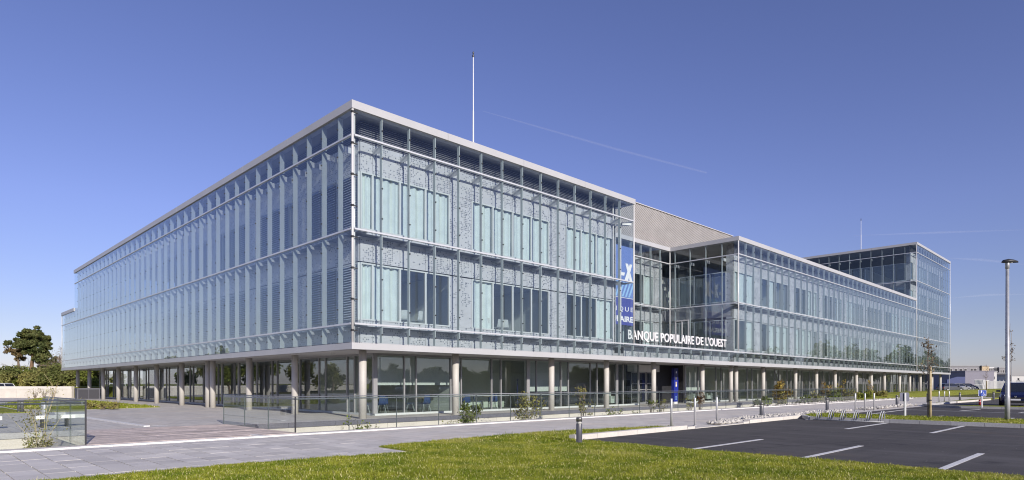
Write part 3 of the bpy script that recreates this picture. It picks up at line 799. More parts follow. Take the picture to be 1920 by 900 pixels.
# timber bridge
br = thing('footbridge', 'brown timber boarded bridge over the planted trench', 'bridge', W((UB0 + UB1) / 2, TV0, 0), TH)
bx('bridge_body', 'concrete_white', br, -2.68, 2.68, -.22, 5.62, -1.5, -.045)
nb = 40; bw = (1.52 - TV0 + .22) / nb
for i in range(nb):
    y = -.22 + i * bw; c = rng.uniform(-1.2, 1.2)
    for a, b in ((-2.7, c - .004), (c + .004, 2.7)):
        bx('deck_board', 'deck_wood', br, a, b, y + .004, y + bw - .004, -.04, .002 + rng.uniform(-.002, .003))

# ------------------------------------------------------------------ glass railings
def railing(label, runs, step=1.85, ends=()):
    t = thing('glass_railing', label, 'railing', W(*runs[0][0]), 0)
    o = t.location.copy()
    for (a, b) in runs:
        A, B = W(*a) - o, W(*b) - o; L = (B - A).length; d = (B - A).normalized(); n = max(1, round(L / step)); rz = math.atan2(d.y, d.x)
        for i in range(n):
            s0, s1 = L * i / n + .012, L * (i + 1) / n - .012; p = A + d * ((s0 + s1) / 2)
            link('glass_panel', boxmesh(s1 - s0, .016, 1.16, 'rail_glass', 'glass_panel'), t, (p.x, p.y, .50), rz)
        for i in range(n + 1):
            p = A + d * (L * i / n)
            link('joint', boxmesh(.018, .026, 1.15, 'joint_seal', 'joint'), t, (p.x, p.y, .50), rz)
        nrm = Vector((-d.y, d.x, 0)) * .07
        hp, hq = A + nrm, B + nrm
        MB().tube([(hp.x, hp.y, 1.02), (hq.x, hq.y, 1.02)], .022, 8).build('handrail', 'rail_metal', t, smooth=True)
        MB().tube([(A.x, A.y, 1.09), (B.x, B.y, 1.09)], .014, 6).build('top_rail', 'rail_metal', t, smooth=True)
        mb = MB()
        for i in range(n):
            p = A + d * (L * (i + .5) / n); q = p + nrm
            mb.tube([(p.x, p.y, .95), (q.x, q.y, .95), (q.x, q.y, 1.0)], .008, 5)
        mb.build('rail_arm', 'rail_metal', t, kind='stuff')
    for e in ends:
        p = W(*e) - o; link('end_edge', boxmesh(.035, .035, 1.20, 'dark_metal', 'end_edge'), t, (p.x, p.y, .5), TH)
    return t
railing('long glass railing along the planted trench right of the timber bridge', [((UB1, 1.65), (UB1, TV0 - .06)), ((UB1, TV0 - .06), (UTR, TV0 - .06))], ends=((UB1, TV0 - .06),))
railing('short glass railing at the left edge of the timber bridge', [((UB0, TV0 - .06), (UB0, 1.4)), ((UTL, TV0 - .06), (UB0, TV0 - .06))], ends=((UB0, TV0 - .06),))

# ------------------------------------------------------------------ parking, kerbs, lawns
lot = sheet('parking_lot', [(-.6, 33.4, -70, -11.78)], -.004, 'asphalt')
sheet('road', [(33.4, 140, -70, -11.78)], -.006, 'asphalt')
def mark(a, b, w=.12): strip('bay_line', [a, b], w, .0005, 'worn_paint', lot)
for v in (-15.15, -17.60, -19.95, -22.35): mark((-.15, v), (3.45, v))
for v in (-15.40, -17.80, -20.2): mark((9.25, v), (13.75, v))
mark((21.36, -12.72), (28.4, -12.5)); mark((28.4, -12.5), (26.0, -24), .10); mark((20.5, -13.0), (20.0, -24), .10)
mark((28.7, -15.0), (31.6, -15.4)); mark((28.3, -17.6), (31.2, -18.0)); mark((20.2, -15.6), (21.6, -15.6)); mark((20.2, -18.2), (21.6, -18.2))
def kerb(label_parent, pts, w, h, mat, step=1.0, z0=-.05):
    """kerb stones butted along a path of site points"""
    for a, b in zip(pts[:-1], pts[1:]):
        A, B = W(*a), W(*b); L = (B - A).length; d = (B - A).normalized(); n = max(1, round(L / step)); rz = math.atan2(d.y, d.x)
        for i in range(n):
            p = A + d * (L * (i + .5) / n)
            link('kerb_stone', boxmesh(L / n - .010, w, h - z0, mat, 'kerb_stone'), label_parent, (p.x, p.y, (h + z0) / 2 + rng.uniform(-.003, .003)), rz)
k1 = link('kerb', MB().prism([W(-.2, -11.80)[:2], W(5.9, -11.80)[:2], W(5.9, -11.62)[:2], W(-.2, -11.62)[:2]], -.05, .02).mesh('kerb', 'concrete_white'), kind='structure')
kerb(k1, [(-.3, -11.70), (5.4, -11.70)], .22, .13, 'concrete_white', 1.0)
kerb(k1, [(5.42, -11.70), (5.9, -11.70)], .22, .075, 'concrete_white', .5)
kerb(k1, [(5.92, -11.70), (9.4, -11.70)], .22, .018, 'concrete_white', 1.0)
kerb(k1, [(9.42, -11.70), (9.9, -11.70)], .22, .07, 'concrete_white', .5)
kerb(k1, [(9.92, -11.70), (15.2, -11.62)], .24, .13, 'concrete_white', 1.0)
k2 = link('kerb', MB().prism([W(13.98, -12.3)[:2], W(13.98, -40)[:2], W(14.1, -40)[:2], W(14.1, -12.3)[:2]][::-1], -.05, .02).mesh('kerb', 'concrete_grey'), kind='structure')
kerb(k2, [(15.2, -11.75), (14.05, -12.5), (14.05, -36)], .18, .13, 'concrete_grey', 1.0)
kerb(k2, [(17.9, -12.2), (17.9, -36)], .16, .10, 'concrete_grey', 1.0)
k3 = link('kerb', MB().prism([W(33.3, -14)[:2], W(33.3, -40)[:2], W(33.42, -40)[:2], W(33.42, -14)[:2]][::-1], -.05, .02).mesh('kerb', 'concrete_grey'), kind='structure')
kerb(k3, [(46, -11.5), (36.8, -11.5), (34.2, -12.6), (33.3, -14.2), (33.3, -36)], .2, .13, 'concrete_grey', 1.0)
kerb(k3, [(58, -11.9), (50, -11.9), (46, -11.6)], .2, .13, 'concrete_white', 1.0)

def lawn(name, pts, z, edge=.02):
    P = [W(*p) for p in pts]
    a = sum(P[i].x * P[(i + 1) % len(P)].y - P[(i + 1) % len(P)].x * P[i].y for i in range(len(P)))
    if a < 0: P.reverse()
    return MB().prism([(p.x, p.y) for p in P], -.028, z).build(name, 'lawn', kind='structure')
L1 = [(-5.05, -9.80), (-3.4, -9.62), (.4, -9.50), (2.7, -9.85), (5.7, -10.6), (5.85, -11.58), (-.32, -11.58), (-.42, -60), (-60, -60), (-60, -10.7), (-11.2, -10.72), (-8.5, -10.78), (-6.7, -11.05), (-5.1, -11.30)]
lawn('lawn', L1, .022)
L2 = [(15.2, -11.85), (14.16, -12.6), (14.16, -36), (17.8, -36), (17.8, -12.2), (16.9, -11.5)]
lawn('lawn', L2, .11)
L3 = [(33.42, -14.2), (34.3, -12.75), (36.9, -11.7), (36.9, -36), (33.42, -36)]
lawn('lawn', [(33.42, -14.2), (33.9, -13.5), (36.5, -14.4), (37.5, -36), (33.42, -36)], .11)
lawn('lawn', [(43, -10.9), (58, -10.8), (70, -11.5), (58, -11.8), (50, -11.8), (46, -11.4)], .09)
m = MB(); prof = [(TV0 - .3, -.02), (TV0 - .1, .05), (-2.9, .46), (-1.6, .54), (-.4, .48), (.5, -.02)]
for u in (50, 62, 75, 90, 104, 125, 150):
    k = min(1, .35 + (u - 50) / 24) if u < 104 else 1.0
    n0 = len(m.v); m.v += [tuple(W(u, v, max(-.02, z * k))) for v, z in prof]
    if n0: m.f += [(n0 - 6 + q, n0 + q, n0 + q + 1, n0 - 5 + q) for q in range(5)]
m.f.append((0, 1, 2, 3, 4, 5)); m.build('grass_bank', 'lawn', kind='structure')
lawn('lawn', [(47.4, TV0 - .3), (50, TV0 - .3), (50, .4), (47.4, .4)], .03)
lawn('lawn', [(105, .5), (150, .5), (150, 40), (110, 40), (105, 20)], .12)
L6 = [(-1.1, 21.3), (-5.4, 20.6), (-8, 24), (-8, 33), (-1.2, 60)]
lawn('lawn', L6, .03)
lawn('lawn', [(-9.2, 18.1), (-8.1, 18.0), (-8.3, 27), (-16, 28), (-16, 18)], .03)

def in_poly(P, X, Y):
    ins = np.zeros(len(X), bool); k = len(P)
    for i in range(k):
        x0, y0 = P[i]; x1, y1 = P[(i + 1) % k]
        c = ((y0 > Y) != (y1 > Y)); ins ^= c & (X < (x1 - x0) * (Y - y0) / ((y1 - y0) + 1e-12) + x0)
    return ins
def soup(name, V, nper, mat, parent=None, kind=None, loc=(0, 0, 0)):
    """many separate small faces as one mesh; V has nper corners per face"""
    V = np.asarray(V, np.float32).reshape(-1, 3); n = len(V) // nper
    me = bpy.data.meshes.new(name); me.vertices.add(len(V)); me.vertices.foreach_set('co', V.ravel())
    me.loops.add(len(V)); me.loops.foreach_set('vertex_index', np.arange(len(V), dtype=np.int32))
    me.polygons.add(n); me.polygons.foreach_set('loop_start', np.arange(0, len(V), nper, dtype=np.int32))
    me.polygons.foreach_set('loop_total', np.full(n, nper, np.int32))
    me.materials.append(MATS[mat]); me.update(calc_edges=True); me.validate()
    return link(name, me, parent, loc, 0, kind)
nr = np.random.RandomState(5)
def grass(poly, z, dens, h, box, wid=.007):
    P = [W(*p)[:2] for p in poly]; x0, x1, y0, y1 = box
    n = int((x1 - x0) * (y1 - y0) * dens); X = nr.uniform(x0, x1, n); Y = nr.uniform(y0, y1, n)
    k = in_poly(P, X, Y) & (np.abs(X) < .83 * Y + .3); X, Y = X[k], Y[k]; n = len(X)
    a = nr.uniform(0, 6.283, n); pat = .72 + .22 * np.sin(X * 2.1 + 1.3 * np.sin(Y * 1.7)) * np.sin(Y * 2.7 + X) + .25 * np.sin(X * 7.3 + 2 * np.sin(Y * 5.1)) * np.sin(Y * 8.7 + 2.2 * np.sin(X * 3.9))
    H = h * (nr.uniform(.4, 1.2, n) + 1.0 * (nr.rand(n) > .985)) * pat; ln = H * nr.uniform(.2, 1.0, n); la = nr.uniform(0, 6.283, n)
    w = wid * nr.uniform(.6, 1.4, n)
    V = np.zeros((n, 3, 3)); dx, dy = np.cos(a) * w, np.sin(a) * w
    V[:, 0] = np.stack([X - dx, Y - dy, np.full(n, z - .004)], 1); V[:, 1] = np.stack([X + dx, Y + dy, np.full(n, z - .004)], 1)
    V[:, 2] = np.stack([X + np.cos(la) * ln, Y + np.sin(la) * ln, z + H], 1)
    return V.reshape(-1, 3)
soup('grass', np.concatenate([grass(L1, .022, 3400, .050, (-9, 9.5, 9.3, 16)), grass(L1, .022, 1500, .07, (-9, 9.5, 16, 24), .011)]), 3, 'grass_blade', kind='stuff')
soup('grass', np.concatenate([grass(L2, .11, 900, .075, (8, 24, 18, 33), .014)]), 3, 'grass_blade', kind='stuff')
soup('grass', np.concatenate([grass(L6, .03, 160, .12, (-48, -8, 38, 70), .03)]), 3, 'grass_blade', kind='stuff')

# stones behind the kerb and gravel along the trench
def stones(name, rects, n, smin, smax):
    V = []; tri = [(0, 2, 4), (2, 1, 4), (1, 3, 4), (3, 0, 4), (2, 0, 5), (1, 2, 5), (3, 1, 5), (0, 3, 5)]
    base = np.array([(1, 0, 0), (-1, 0, 0), (0, 1, 0), (0, -1, 0), (0, 0, 1), (0, 0, -.6)])
    for k in range(n):
        r = rects[nr.randint(len(rects))]; t = nr.rand()
        u = r[0] + (r[1] - r[0]) * t; v = r[2] + (r[3] - r[2]) * nr.rand(); s = nr.uniform(smin, smax)
        q = base * (s * nr.uniform(.6, 1.2, 3)) + nr.uniform(-.28, .28, (6, 3)) * s; a = nr.rand() * 6.28
        c, s_ = math.cos(a), math.sin(a); p = W(u, v)
        q = np.stack([q[:, 0] * c - q[:, 1] * s_ + p.x, q[:, 0] * s_ + q[:, 1] * c + p.y, q[:, 2] * .75 + s * .35 + .01 * nr.rand()], 1)
        for f in tri: V += [q[f[0]], q[f[1]], q[f[2]]]
    return soup(name, V, 3, 'stone_white', kind='stuff')
stones('stones', [(8.3, 10, -11.45, -11.0), (9.5, 12.5, -11.5, -10.5), (12, 16.4, -11.4, -10.1), (12, 16.4, -11.4, -10.1), (16.4, 24, -11.0, -10.2), (26.8, 36.5, -11.2, -10.3)], 1500, .05, .13)
stones('gravel', [(26, 47, TV0 - .75, TV0 - .3), (47, 62, TV0 - 1.2, TV0 - .4)], 700, .05, .12)

# ------------------------------------------------------------------ street furniture
def bollard(loc, label, h=.64, r=.075):
    t = thing('bollard_light', label, 'bollard light', loc, 0, 'bollard lights along the paths')
    MB().lathe([(r + .012, 0), (r + .012, .012), (r, .014), (r, h - .155), (r - .004, h - .15)], 20).build('body', 'bollard_metal', t, smooth=True)
    MB().lathe([(r - .012, h - .15), (r - .012, h - .115)], 20).build('lens', 'lens_plastic', t, smooth=True)
    MB().lathe([(r, h - .115), (r, h - .10), (r - .008, h - .098), (r - .008, h - .09), (r, h - .088), (r, h - .012), (r - .01, h)], 20).build('cap', 'bollard_metal', t, smooth=True)
    return t
def far_bollard(loc, label, h):
    return bollard(loc, label, h, .085)
bollard(GP(1086, 831, .02), 'dark metal bollard light in the grass at the front corner of the car park')
far_bollard(GP(1428, 783), 'dark bollard light among the pebbles left of the bike rack', .66)
far_bollard(GP(1551, 769), 'dark bollard light behind the bike rack at the pavement edge', .66)
far_bollard(GP(1682, 761.5), 'dark bollard light beside the back of the small road sign', .72)
far_bollard(GP(1739.5, 754.5), 'dark bollard light just behind the staked sapling trunk', .70)
far_bollard(GP(1800, 751), 'dark bollard light right of the farthest three steel posts', .70)
far_bollard(GP(1863, 750), 'dark bollard light between the disabled parking sign and the navy car', .75)
far_bollard(GP(36, 773), 'dark bollard light on the terrace lawn edge, left one of a pair', .62)
far_bollard(GP(41.5, 773), 'dark bollard light on the terrace lawn edge, right one of a pair', .62)
def steel_post(loc, label, h):
    t = thing('steel_post', label, 'post', loc, 0, 'slim steel posts at the dropped kerbs')
    MB().lathe([(.038, 0), (.038, h - .01), (.03, h)], 14).build('tube', 'steel', t, smooth=True)
    MB().lathe([(.075, 0), (.075, .01), (.045, .02)], 14).build('base_ring', 'steel', t, smooth=True)
names = ('left', 'middle', 'right')
for i, (x, y) in enumerate(((1259, 802), (1303, 798), (1344, 794))): steel_post(GP(x, y), ('slim steel post at the dropped kerb, nearest of the front three', 'slim steel post at the dropped kerb, middle of the front three', 'slim steel post beside the start of the pebbles, last of the front three')[i], .99)
for i, (x, y) in enumerate(((1604, 770), (1622, 770), (1639, 769))): steel_post(GP(x, y), 'slim steel post behind the bike rack, %s of the three there' % names[i], .96)
for i, (x, y) in enumerate(((1761, 755.5), (1771, 755.5), (1780, 755.5))): steel_post(GP(x, y), 'slim steel post right of the sapling, %s of the farthest three' % names[i], .92)

# bike rack
p0, p1 = W(13.75, -12.75), W(13.75, -15.15)
t = thing('bike_rack', 'low galvanised bike rack with six double hoops along the kerb', 'bike rack', p0, math.atan2((p1 - p0).y, (p1 - p0).x))
MB().tube([(-.05, 0, .03), (2.55, 0, .03)], .02, 8).build('base_rail', 'galvanised', t, smooth=True)
MB().tube([(-.05, .28, .02), (2.55, .28, .02)], .016, 8).build('base_rail', 'galvanised', t, smooth=True)
hp = MB()
hoop = MB().tube([(0, 0, .03), (.03, .05, .22), (.06, .10, .40), (.075, .13, .44), (.09, .16, .41), (.08, .22, .2), (.06, .28, .03)], .019, 7).mesh('hoop', 'galvanised', True)
for i in range(6):
    for q in (0, .075): link('hoop', hoop, t, (.06 + i * .46 + q, 0, 0))

# street lamp
lp = GP(1889, 788, .11)
LH = 1.5 + (719 - 490) / 1189. * lp.y - .11
def street_lamp(loc, h, label, rz=0., group=None):
    t = thing('street_lamp', label, 'street lamp', loc, rz, group)
    MB().lathe([(.085, 0), (.085, .9), (.075, .95), (.055, h - .1)], 14).build('pole', 'galvanised', t, smooth=True)
    MB().lathe([(.07, h - .28), (.07, h - .06), (.05, h - .02)], 12).build('collar', 'galvanised', t, smooth=True)
    m = MB(); secs = [(-.19, .05, .02), (-.14, .12, .09), (0, .16, .12), (.2, .14, .10), (.34, .09, .06), (.40, .03, .025)]
    for i, (x, w, hh) in enumerate(secs):
        n0 = len(m.v)
        m.v += [(x, w * math.cos(a), h - .03 + (hh * math.sin(a) if math.sin(a) > 0 else .02 * math.sin(a))) for a in [2 * math.pi * q / 10 for q in range(10)]]
        if i: m.ring(n0 - 10, n0, 10)
    m.f.append(tuple(range(9, -1, -1))); e = len(m.v) - 10; m.f.append(tuple(range(e, e + 10)))
    m.build('lamp_head', 'bollard_dark', t, smooth=True)
    MB().lathe([(.09, h - .062), (.09, h - .052)], 12, .1, 0).build('lens', 'lens_plastic', t)
    return t
street_lamp(lp, LH, 'tall grey street lamp with a flat dark head on the grass island')

# road signs
def road_sign(base, px0, px1, py0, py1, label, back):
    Y = base.y; k = Y / 1189.; w, h = (px1 - px0) * k, (py1 - py0) * k; zc = 1.5 + (719 - (py0 + py1) / 2) * k - base.z
    t = thing('road_sign', label, 'road sign', base, 0)
    MB().box(-.035, .035, -.03, .03, 0, zc + h * .45).build('post', 'galvanised', t)
    y0 = .032 if back else -.045
    q = MB(); r = .15 * h
    pts = []
    for cx, cz, a0 in ((w / 2 - r, h / 2 - r, 0), (-w / 2 + r, h / 2 - r, 90), (-w / 2 + r, -h / 2 + r, 180), (w / 2 - r, -h / 2 + r, 270)):
        for a in (0, 30, 60, 90): pts.append((cx + r * math.cos(R(a0 + a)), cz + r * math.sin(R(a0 + a))))
    def plate(name, mat, s, ya, yb, parent=t):
        m = MB(); n = len(pts)
        m.v = [(x * s, ya, zc + z * s) for x, z in pts] + [(x * s, yb, zc + z * s) for x, z in pts]
        m.f = [tuple(range(n)), tuple(range(2 * n - 1, n - 1, -1))] + [(i, n + i, n + (i + 1) % n, (i + 1) % n) for i in range(n)]
        return m.build(name, mat, parent)
    pl = plate('panel', 'sign_back' if back else 'sign_white', 1.0, y0, y0 + .012)
    if back:
        MB().box(-w * .46, w * .46, y0 + .013, y0 + .016, zc - h * .42, zc + h * .42).build('face', 'sign_blue', t)
    else:
        plate('face', 'sign_blue', .93, y0 - .004, y0)
    return t, zc, w, h, y0
road_sign(GP(1697, 781, .11), 1688, 1706, 736, 752.5, 'small road sign seen from its dark back, on the grass island', True)
t, zc, w, h, y0 = road_sign(GP(1841, 764, .11), 1833.5, 1848.5, 731, 743, 'blue disabled parking sign on a short grey post', False)

FONT_CACHE = {}
def glyphs(text, size, bold=0., extrude=.0, space=1.0):
    """[(mesh, x offset)] one mesh per letter, and the total width"""
    cu = bpy.data.curves.new('lettering', 'FONT'); cu.size = size; cu.extrude = extrude; cu.offset = bold; cu.space_character = space
    cu.resolution_u = 3
    ob = bpy.data.objects.new('lettering', cu); COL.objects.link(ob)
    def measure(s):
        cu.body = s; dg = bpy.context.evaluated_depsgraph_get(); dg.update(); me = bpy.data.meshes.new_from_object(ob.evaluated_get(dg)); return me
    out = []
    for i, c in enumerate(text):
        if c == ' ': continue
        a = measure(text[:i + 1]); xs = max(v.co.x for v in a.vertices); bpy.data.meshes.remove(a)
        g = measure(c); gx = max(v.co.x for v in g.vertices); out.append((g, xs - gx))
    W_ = xs; COL.objects.unlink(ob); bpy.data.objects.remove(ob); bpy.data.curves.remove(cu)
    return out, W_
def letters(parent, text, width, height, mat, loc, rx=R(90), rz=0., bold=0., extrude=.01, space=1.0, name='letter'):
    G, wd = glyphs(text, 1.0, bold, extrude, space); sx = width / wd; cap = max(v.co.y for g, _ in G for v in g.vertices); sy = height / cap
    for g, x in G:
        for v in g.vertices: v.co.x = (v.co.x + x) * sx; v.co.y *= sy
        xm = min(v.co.x for v in g.vertices)
        for v in g.vertices: v.co.x -= xm
        g.name = name; g.materials.clear(); g.materials.append(MATS[mat])
        o = link(name, g, parent, (loc[0] + xm * math.cos(rz), loc[1] + xm * math.sin(rz), loc[2])); o.rotation_euler = (rx, 0, rz)
letters(t, 'P', w * .34, h * .60, 'sign_white', (-w * .38, y0 - .006, zc - h * .18), bold=.04, extrude=.001)
m = MB(); r = h * .17
for i in range(14):                                   # wheelchair symbol: ring, back, seat, legs, head
    a0, a1 = R(150 + i * 17), R(150 + (i + 1) * 17)
    P = [(w * .18 + q * math.cos(a), zc - h * .2 + q * math.sin(a)) for q, a in ((r, a0), (r, a1), (r * .74, a1), (r * .74, a0))]
    m.poly([(x, y0 - .0062, z) for x, z in P])
def stroke(x0, z0, x1, z1, wd):
    d = Vector((x1 - x0, z1 - z0)).normalized(); n = Vector((-d.y, d.x)) * wd / 2
    m.poly([(x0 - n.x, y0 - .0066, z0 - n.y), (x1 - n.x, y0 - .0066, z1 - n.y), (x1 + n.x, y0 - .0066, z1 + n.y), (x0 + n.x, y0 - .0066, z0 + n.y)])
cx, cz = w * .18, zc - h * .2
stroke(cx - .02 * w, cz + .30 * h, cx, cz + .02 * h, .05 * h); stroke(cx, cz + .04 * h, cx + .13 * w, cz + .04 * h, .05 * h); stroke(cx + .13 * w, cz + .05 * h, cx + .2 * w, cz - .17 * h, .05 * h)
stroke(cx - .06 * w, cz + .36 * h, cx + .0 * w, cz + .36 * h, .08 * h)
m.build('wheelchair_symbol', 'sign_white', t)
t = thing('hydrant_post', 'short red marker post beside the disabled parking sign', 'post', GP(1837.5, 760, .05), 0)
MB().lathe([(.07, 0), (.07, .34), (.05, .38)], 10).build('body', 'red_paint', t, smooth=True); MB().lathe([(.075, .25), (.075, .28)], 10).build('band', 'sign_white', t)

# benches on the terrace
def bench(u, v, label, L=1.6):
    t = thing('bench', label, 'bench', W(u, v), TH, 'white benches on the terrace')
    bx('seat', 'bench_white', t, -L / 2, L / 2, -.24, .24, .30, .42)
    for s in (-1, 1): bx('leg', 'dark_metal', t, s * (L / 2 - .2) - .03, s * (L / 2 - .2) + .03, -.2, .2, 0, .299)
bench(-11.4, 4.2, 'white slab bench behind the left glass railing, nearest the photo edge')
bench(-9.2, 3.9, 'white slab bench seen through the end of the left glass railing', 1.1)
bench(-8.9, 6.2, 'small white slab bench behind the end panel of the left railing', .7)
tb = MB().lathe([(.15, 0), (.15, .8), (.13, .84)], 14).build('litter_bin', 'galvanised', loc=W(-9.3, 4.9), smooth=True); tag(tb, 'grey cylinder litter bin behind the left glass railing', 'litter bin')

# information totem at the entrance
u = U_AT(1265.5, 2.35)
t = thing('information_totem', 'tall blue totem with small notices beside the dark entrance', 'totem', W(u, 2.35), TH)
bx('base', 'letter_white', t, -.22, .22, -.09, .09, 0, .16)
bx('lower_panel', 'totem_blue', t, -.29, .29, -.11, .11, .161, 1.75); bx('upper_panel', 'totem_deep', t, -.288, .288, -.108, .108, 1.751, 2.62)
bx('notice', 'plaster_ochre', t, -.09, .09, -.116, -.111, 1.25, 1.62); bx('notice', 'sign_white', t, -.07, .07, -.1165, -.1165 + .004, 1.30, 1.42); bx('screen', 'bollard_metal', t, -.12, .12, -.117, -.111, 1.78, 1.95)
m = MB().prism([(-.06, 0), (.06, 0), (.10, .16), (-.02, .16)], -.002, .002); o = m.build('emblem', 'sign_white', t, (0, -.113, 2.25)); o.rotation_euler = (R(90), 0, 0)
for k in range(3): bx('print_line', 'banner_light', t, -.12, .12, -.1135, -.1105, .32 + k * .09, .36 + k * .09)

# roof-edge lettering over the recess and the banner on its back wall
SGV = .60; a, b = U_AT(1176, SGV), U_AT(1361.5, SGV)
t = thing('wall_sign', 'large white letters BANQUE POPULAIRE DE L\'OUEST standing on the terrace edge', 'sign', W(a, SGV, 4.0), TH)
letters(t, "BANQUE POPULAIRE DE L'OUEST", b - a, .60, 'letter_white', (0, 0, .29), bold=.014, extrude=.035, space=1.02)
bx('support_rail', 'dark_metal', t, 0, b - a, .02, .06, .16, .20)
for i in range(26): bx('support_leg', 'dark_metal', t, i * (b - a) / 26 + .1, i * (b - a) / 26 + .13, .025, .055, -.06, .29)
BV = 5.86; bu0, bu1 = 22.9, U_AT(1189.5, BV)
t = thing('banner', 'blue wall banner with a white emblem and the words BANQUE POPULAIRE', 'banner', W(bu0, BV, 5.95), TH)
Wb = bu1 - bu0
bx('lower_field', 'banner_navy', t, 0, Wb, 0, .03, 0, 2.05); bx('upper_field', 'banner_sky', t, 0, Wb, 0, .03, 2.09, 6.0); bx('divider', 'sign_white', t, 0, Wb, -.002, .03, 2.052, 2.088)
letters(t, 'BANQUE', (Wb - .45) * .86, .34, 'sign_white', (Wb - .17 - (Wb - .45) * .86, -.004, 1.06), extrude=.0005, bold=.0, space=1.35)
letters(t, 'POPULAIRE', (Wb - .45) * .93, .42, 'sign_white', (Wb - .17 - (Wb - .45) * .93, -.004, .26), extrude=.0005, bold=.03)
m = MB()
for k in range(6):
    x = 2.2 + k * .42; m.prism([(x, 0), (x + .2, 0), (x + .8, 1.12), (x + .6, 1.12)], 0, .004)
o = m.build('stripe', 'banner_light', t, (0, -.002, 2.16), kind='stuff'); o.rotation_euler = (R(90), 0, 0)
o = MB().prism([(0, 0), (.45, 0), (1.0, 1.3), (.68, 1.3)], 0, .004).build('emblem_arm', 'sign_white', t, (Wb - 1.3, -.003, 3.42)); o.rotation_euler = (R(90), 0, 0)
o = MB().prism([(.66, 0), (1.02, 0), (.45, 1.3), (.1, 1.3)], 0, .004).build('emblem_arm', 'sign_white', t, (Wb - 1.3, -.008, 3.42)); o.rotation_euler = (R(90), 0, 0)
o = MB().prism([(0, 0), (.5, 0), (.6, .25), (.1, .25)], 0, .004).build('emblem_bar', 'sign_white', t, (Wb - 1.85, -.003, 3.75)); o.rotation_euler = (R(90), 0, 0)

# furniture seen through the ground floor glass
def chair(u, v, rz, label, group='blue chairs behind the ground floor glass', z=.03, mat='chair_blue'):
    t = thing('chair', label, 'chair', W(u, v, z), TH + rz, group)
    m = MB(); pr = [(-.22, .44), (-.2, .45), (.16, .43), (.22, .48), (.25, .62), (.27, .86)]
    for i, (y, zz) in enumerate(pr): m.v += [(-.24 + .02 * i, y, zz), (.24 - .02 * i, y, zz), (.24 - .02 * i, y + .02, zz + .02), (-.24 + .02 * i, y + .02, zz + .02)]
    for i in range(len(pr) - 1): m.ring(i * 4, i * 4 + 4, 4)
    m.f += [(3, 2, 1, 0), (20, 21, 22, 23)]
    m.build('seat', mat, t, smooth=False)
    for sx in (-1, 1):
        for sy in (-1, 1): MB().tube([(sx * .14, sy * .1, .44), (sx * .22, sy * .22, 0)], .011, 6).build('leg', 'steel', t)
def table(u, v, label):
    t = thing('table', label, 'table', W(u, v, .03), TH, 'round tables behind the ground floor glass')
    MB().lathe([(.38, .71), (.38, .735)], 18).build('tabletop', 'table_wood', t); MB().lathe([(.22, 0), (.22, .015), (.03, .03), (.03, .709)], 12).build('pedestal', 'dark_metal', t)
for k, (u, v) in enumerate(((4.0, 4.4), (6.6, 4.3), (9.3, 4.3), (11.4, 4.4))):
    nth = ('nearest the glass corner', 'second from the glass corner', 'third from the glass corner', 'farthest from the glass corner')[k]
    table(u, v, 'small round cafe table behind the ground floor glass, ' + nth)
    for a, sd in ((35, 'right'), (150, 'left'), (250, 'street')): chair(u + .62 * math.cos(R(a)), v + .62 * math.sin(R(a)), R(a - 90), 'blue shell chair on the %s side of the cafe table %s' % (sd, nth))
for i, (u, v, rz) in enumerate(((3.35, 1.25, 2.6), (4.0, 1.2, 3.3), (8.2, 1.2, 2.8), (9.0, 1.3, 3.4), (9.6, 1.2, 2.5))):
    chair(u, v, rz, ('grey office chair in the first floor corner window, beside the curtain', 'grey office chair in the first floor corner window, farther from the curtain', 'grey office chair in the second first floor window, nearest its curtain', 'grey office chair in the middle of the second first floor window', 'grey office chair at the right of the second first floor window')[i], 'office chairs behind first floor windows', Z1, 'interior_grey')
t = thing('coat_stand', 'thin dark coat stand behind the ground floor glass', 'coat stand', W(U_AT(970, 3.6), 3.6, .03), TH)
MB().lathe([(.16, 0), (.16, .02), (.02, .03), (.02, 1.75)], 8).build('pole', 'totem_deep', t)
for a in range(4): MB().tube([(0, 0, 1.62), (.12 * math.cos(a * 1.57), .12 * math.sin(a * 1.57), 1.70)], .012, 5).build('hook', 'dark_metal', t)
def armchair(u, v, label):
    t = thing('armchair', label, 'armchair', W(u, v, .03), TH, 'pale armchairs in the entrance hall')
    m = MB().box(-.35, .35, -.3, .3, .12, .42); m.build('seat', 'interior_white', t); MB().box(-.35, .35, .301, .42, .12, .85).build('backrest', 'interior_white', t)
    for s in (-1, 1): MB().box(s * .40 - .05, s * .40 + .05, -.3, .42, .12, .6).build('arm', 'interior_white', t)
    MB().box(-.3, .3, -.25, .35, .0, .119).build('base', 'dark_metal', t)
armchair(U_AT(1146, 4.0), 4.0, 'pale armchair behind the glass left of the entrance'); armchair(U_AT(1300, 5.0), 5.0, 'pale armchair behind the glass just right of the blue totem'); armchair(U_AT(1325, 5.4), 5.4, 'pale armchair behind the glass second right of the blue totem')

# ------------------------------------------------------------------ plants
def leaves(centers, size, asp=.55, seed=0, up=.0):
    """two-triangle leaves as quads around the given points"""
    r = np.random.RandomState(seed); C = np.asarray(centers, float); n = len(C)
    a = r.normal(size=(n, 3)); a[:, 2] += up; a /= np.linalg.norm(a, axis=1)[:, None] + 1e-9
    b = np.cross(a, r.normal(size=(n, 3))); b /= np.linalg.norm(b, axis=1)[:, None] + 1e-9
    s = size * r.uniform(.6, 1.35, n)[:, None]
    V = np.stack([C - a * s, C - b * s * asp, C + a * s, C + b * s * asp], 1)
    return V.reshape(-1, 3)
def blob(r, c, rad, n, hollow=.35):
    d = r.normal(size=(n, 3)); d /= np.linalg.norm(d, axis=1)[:, None]
    q = (hollow + (1 - hollow) * r.rand(n) ** .6)[:, None]
    return np.asarray(c) + d * q * np.asarray(rad)

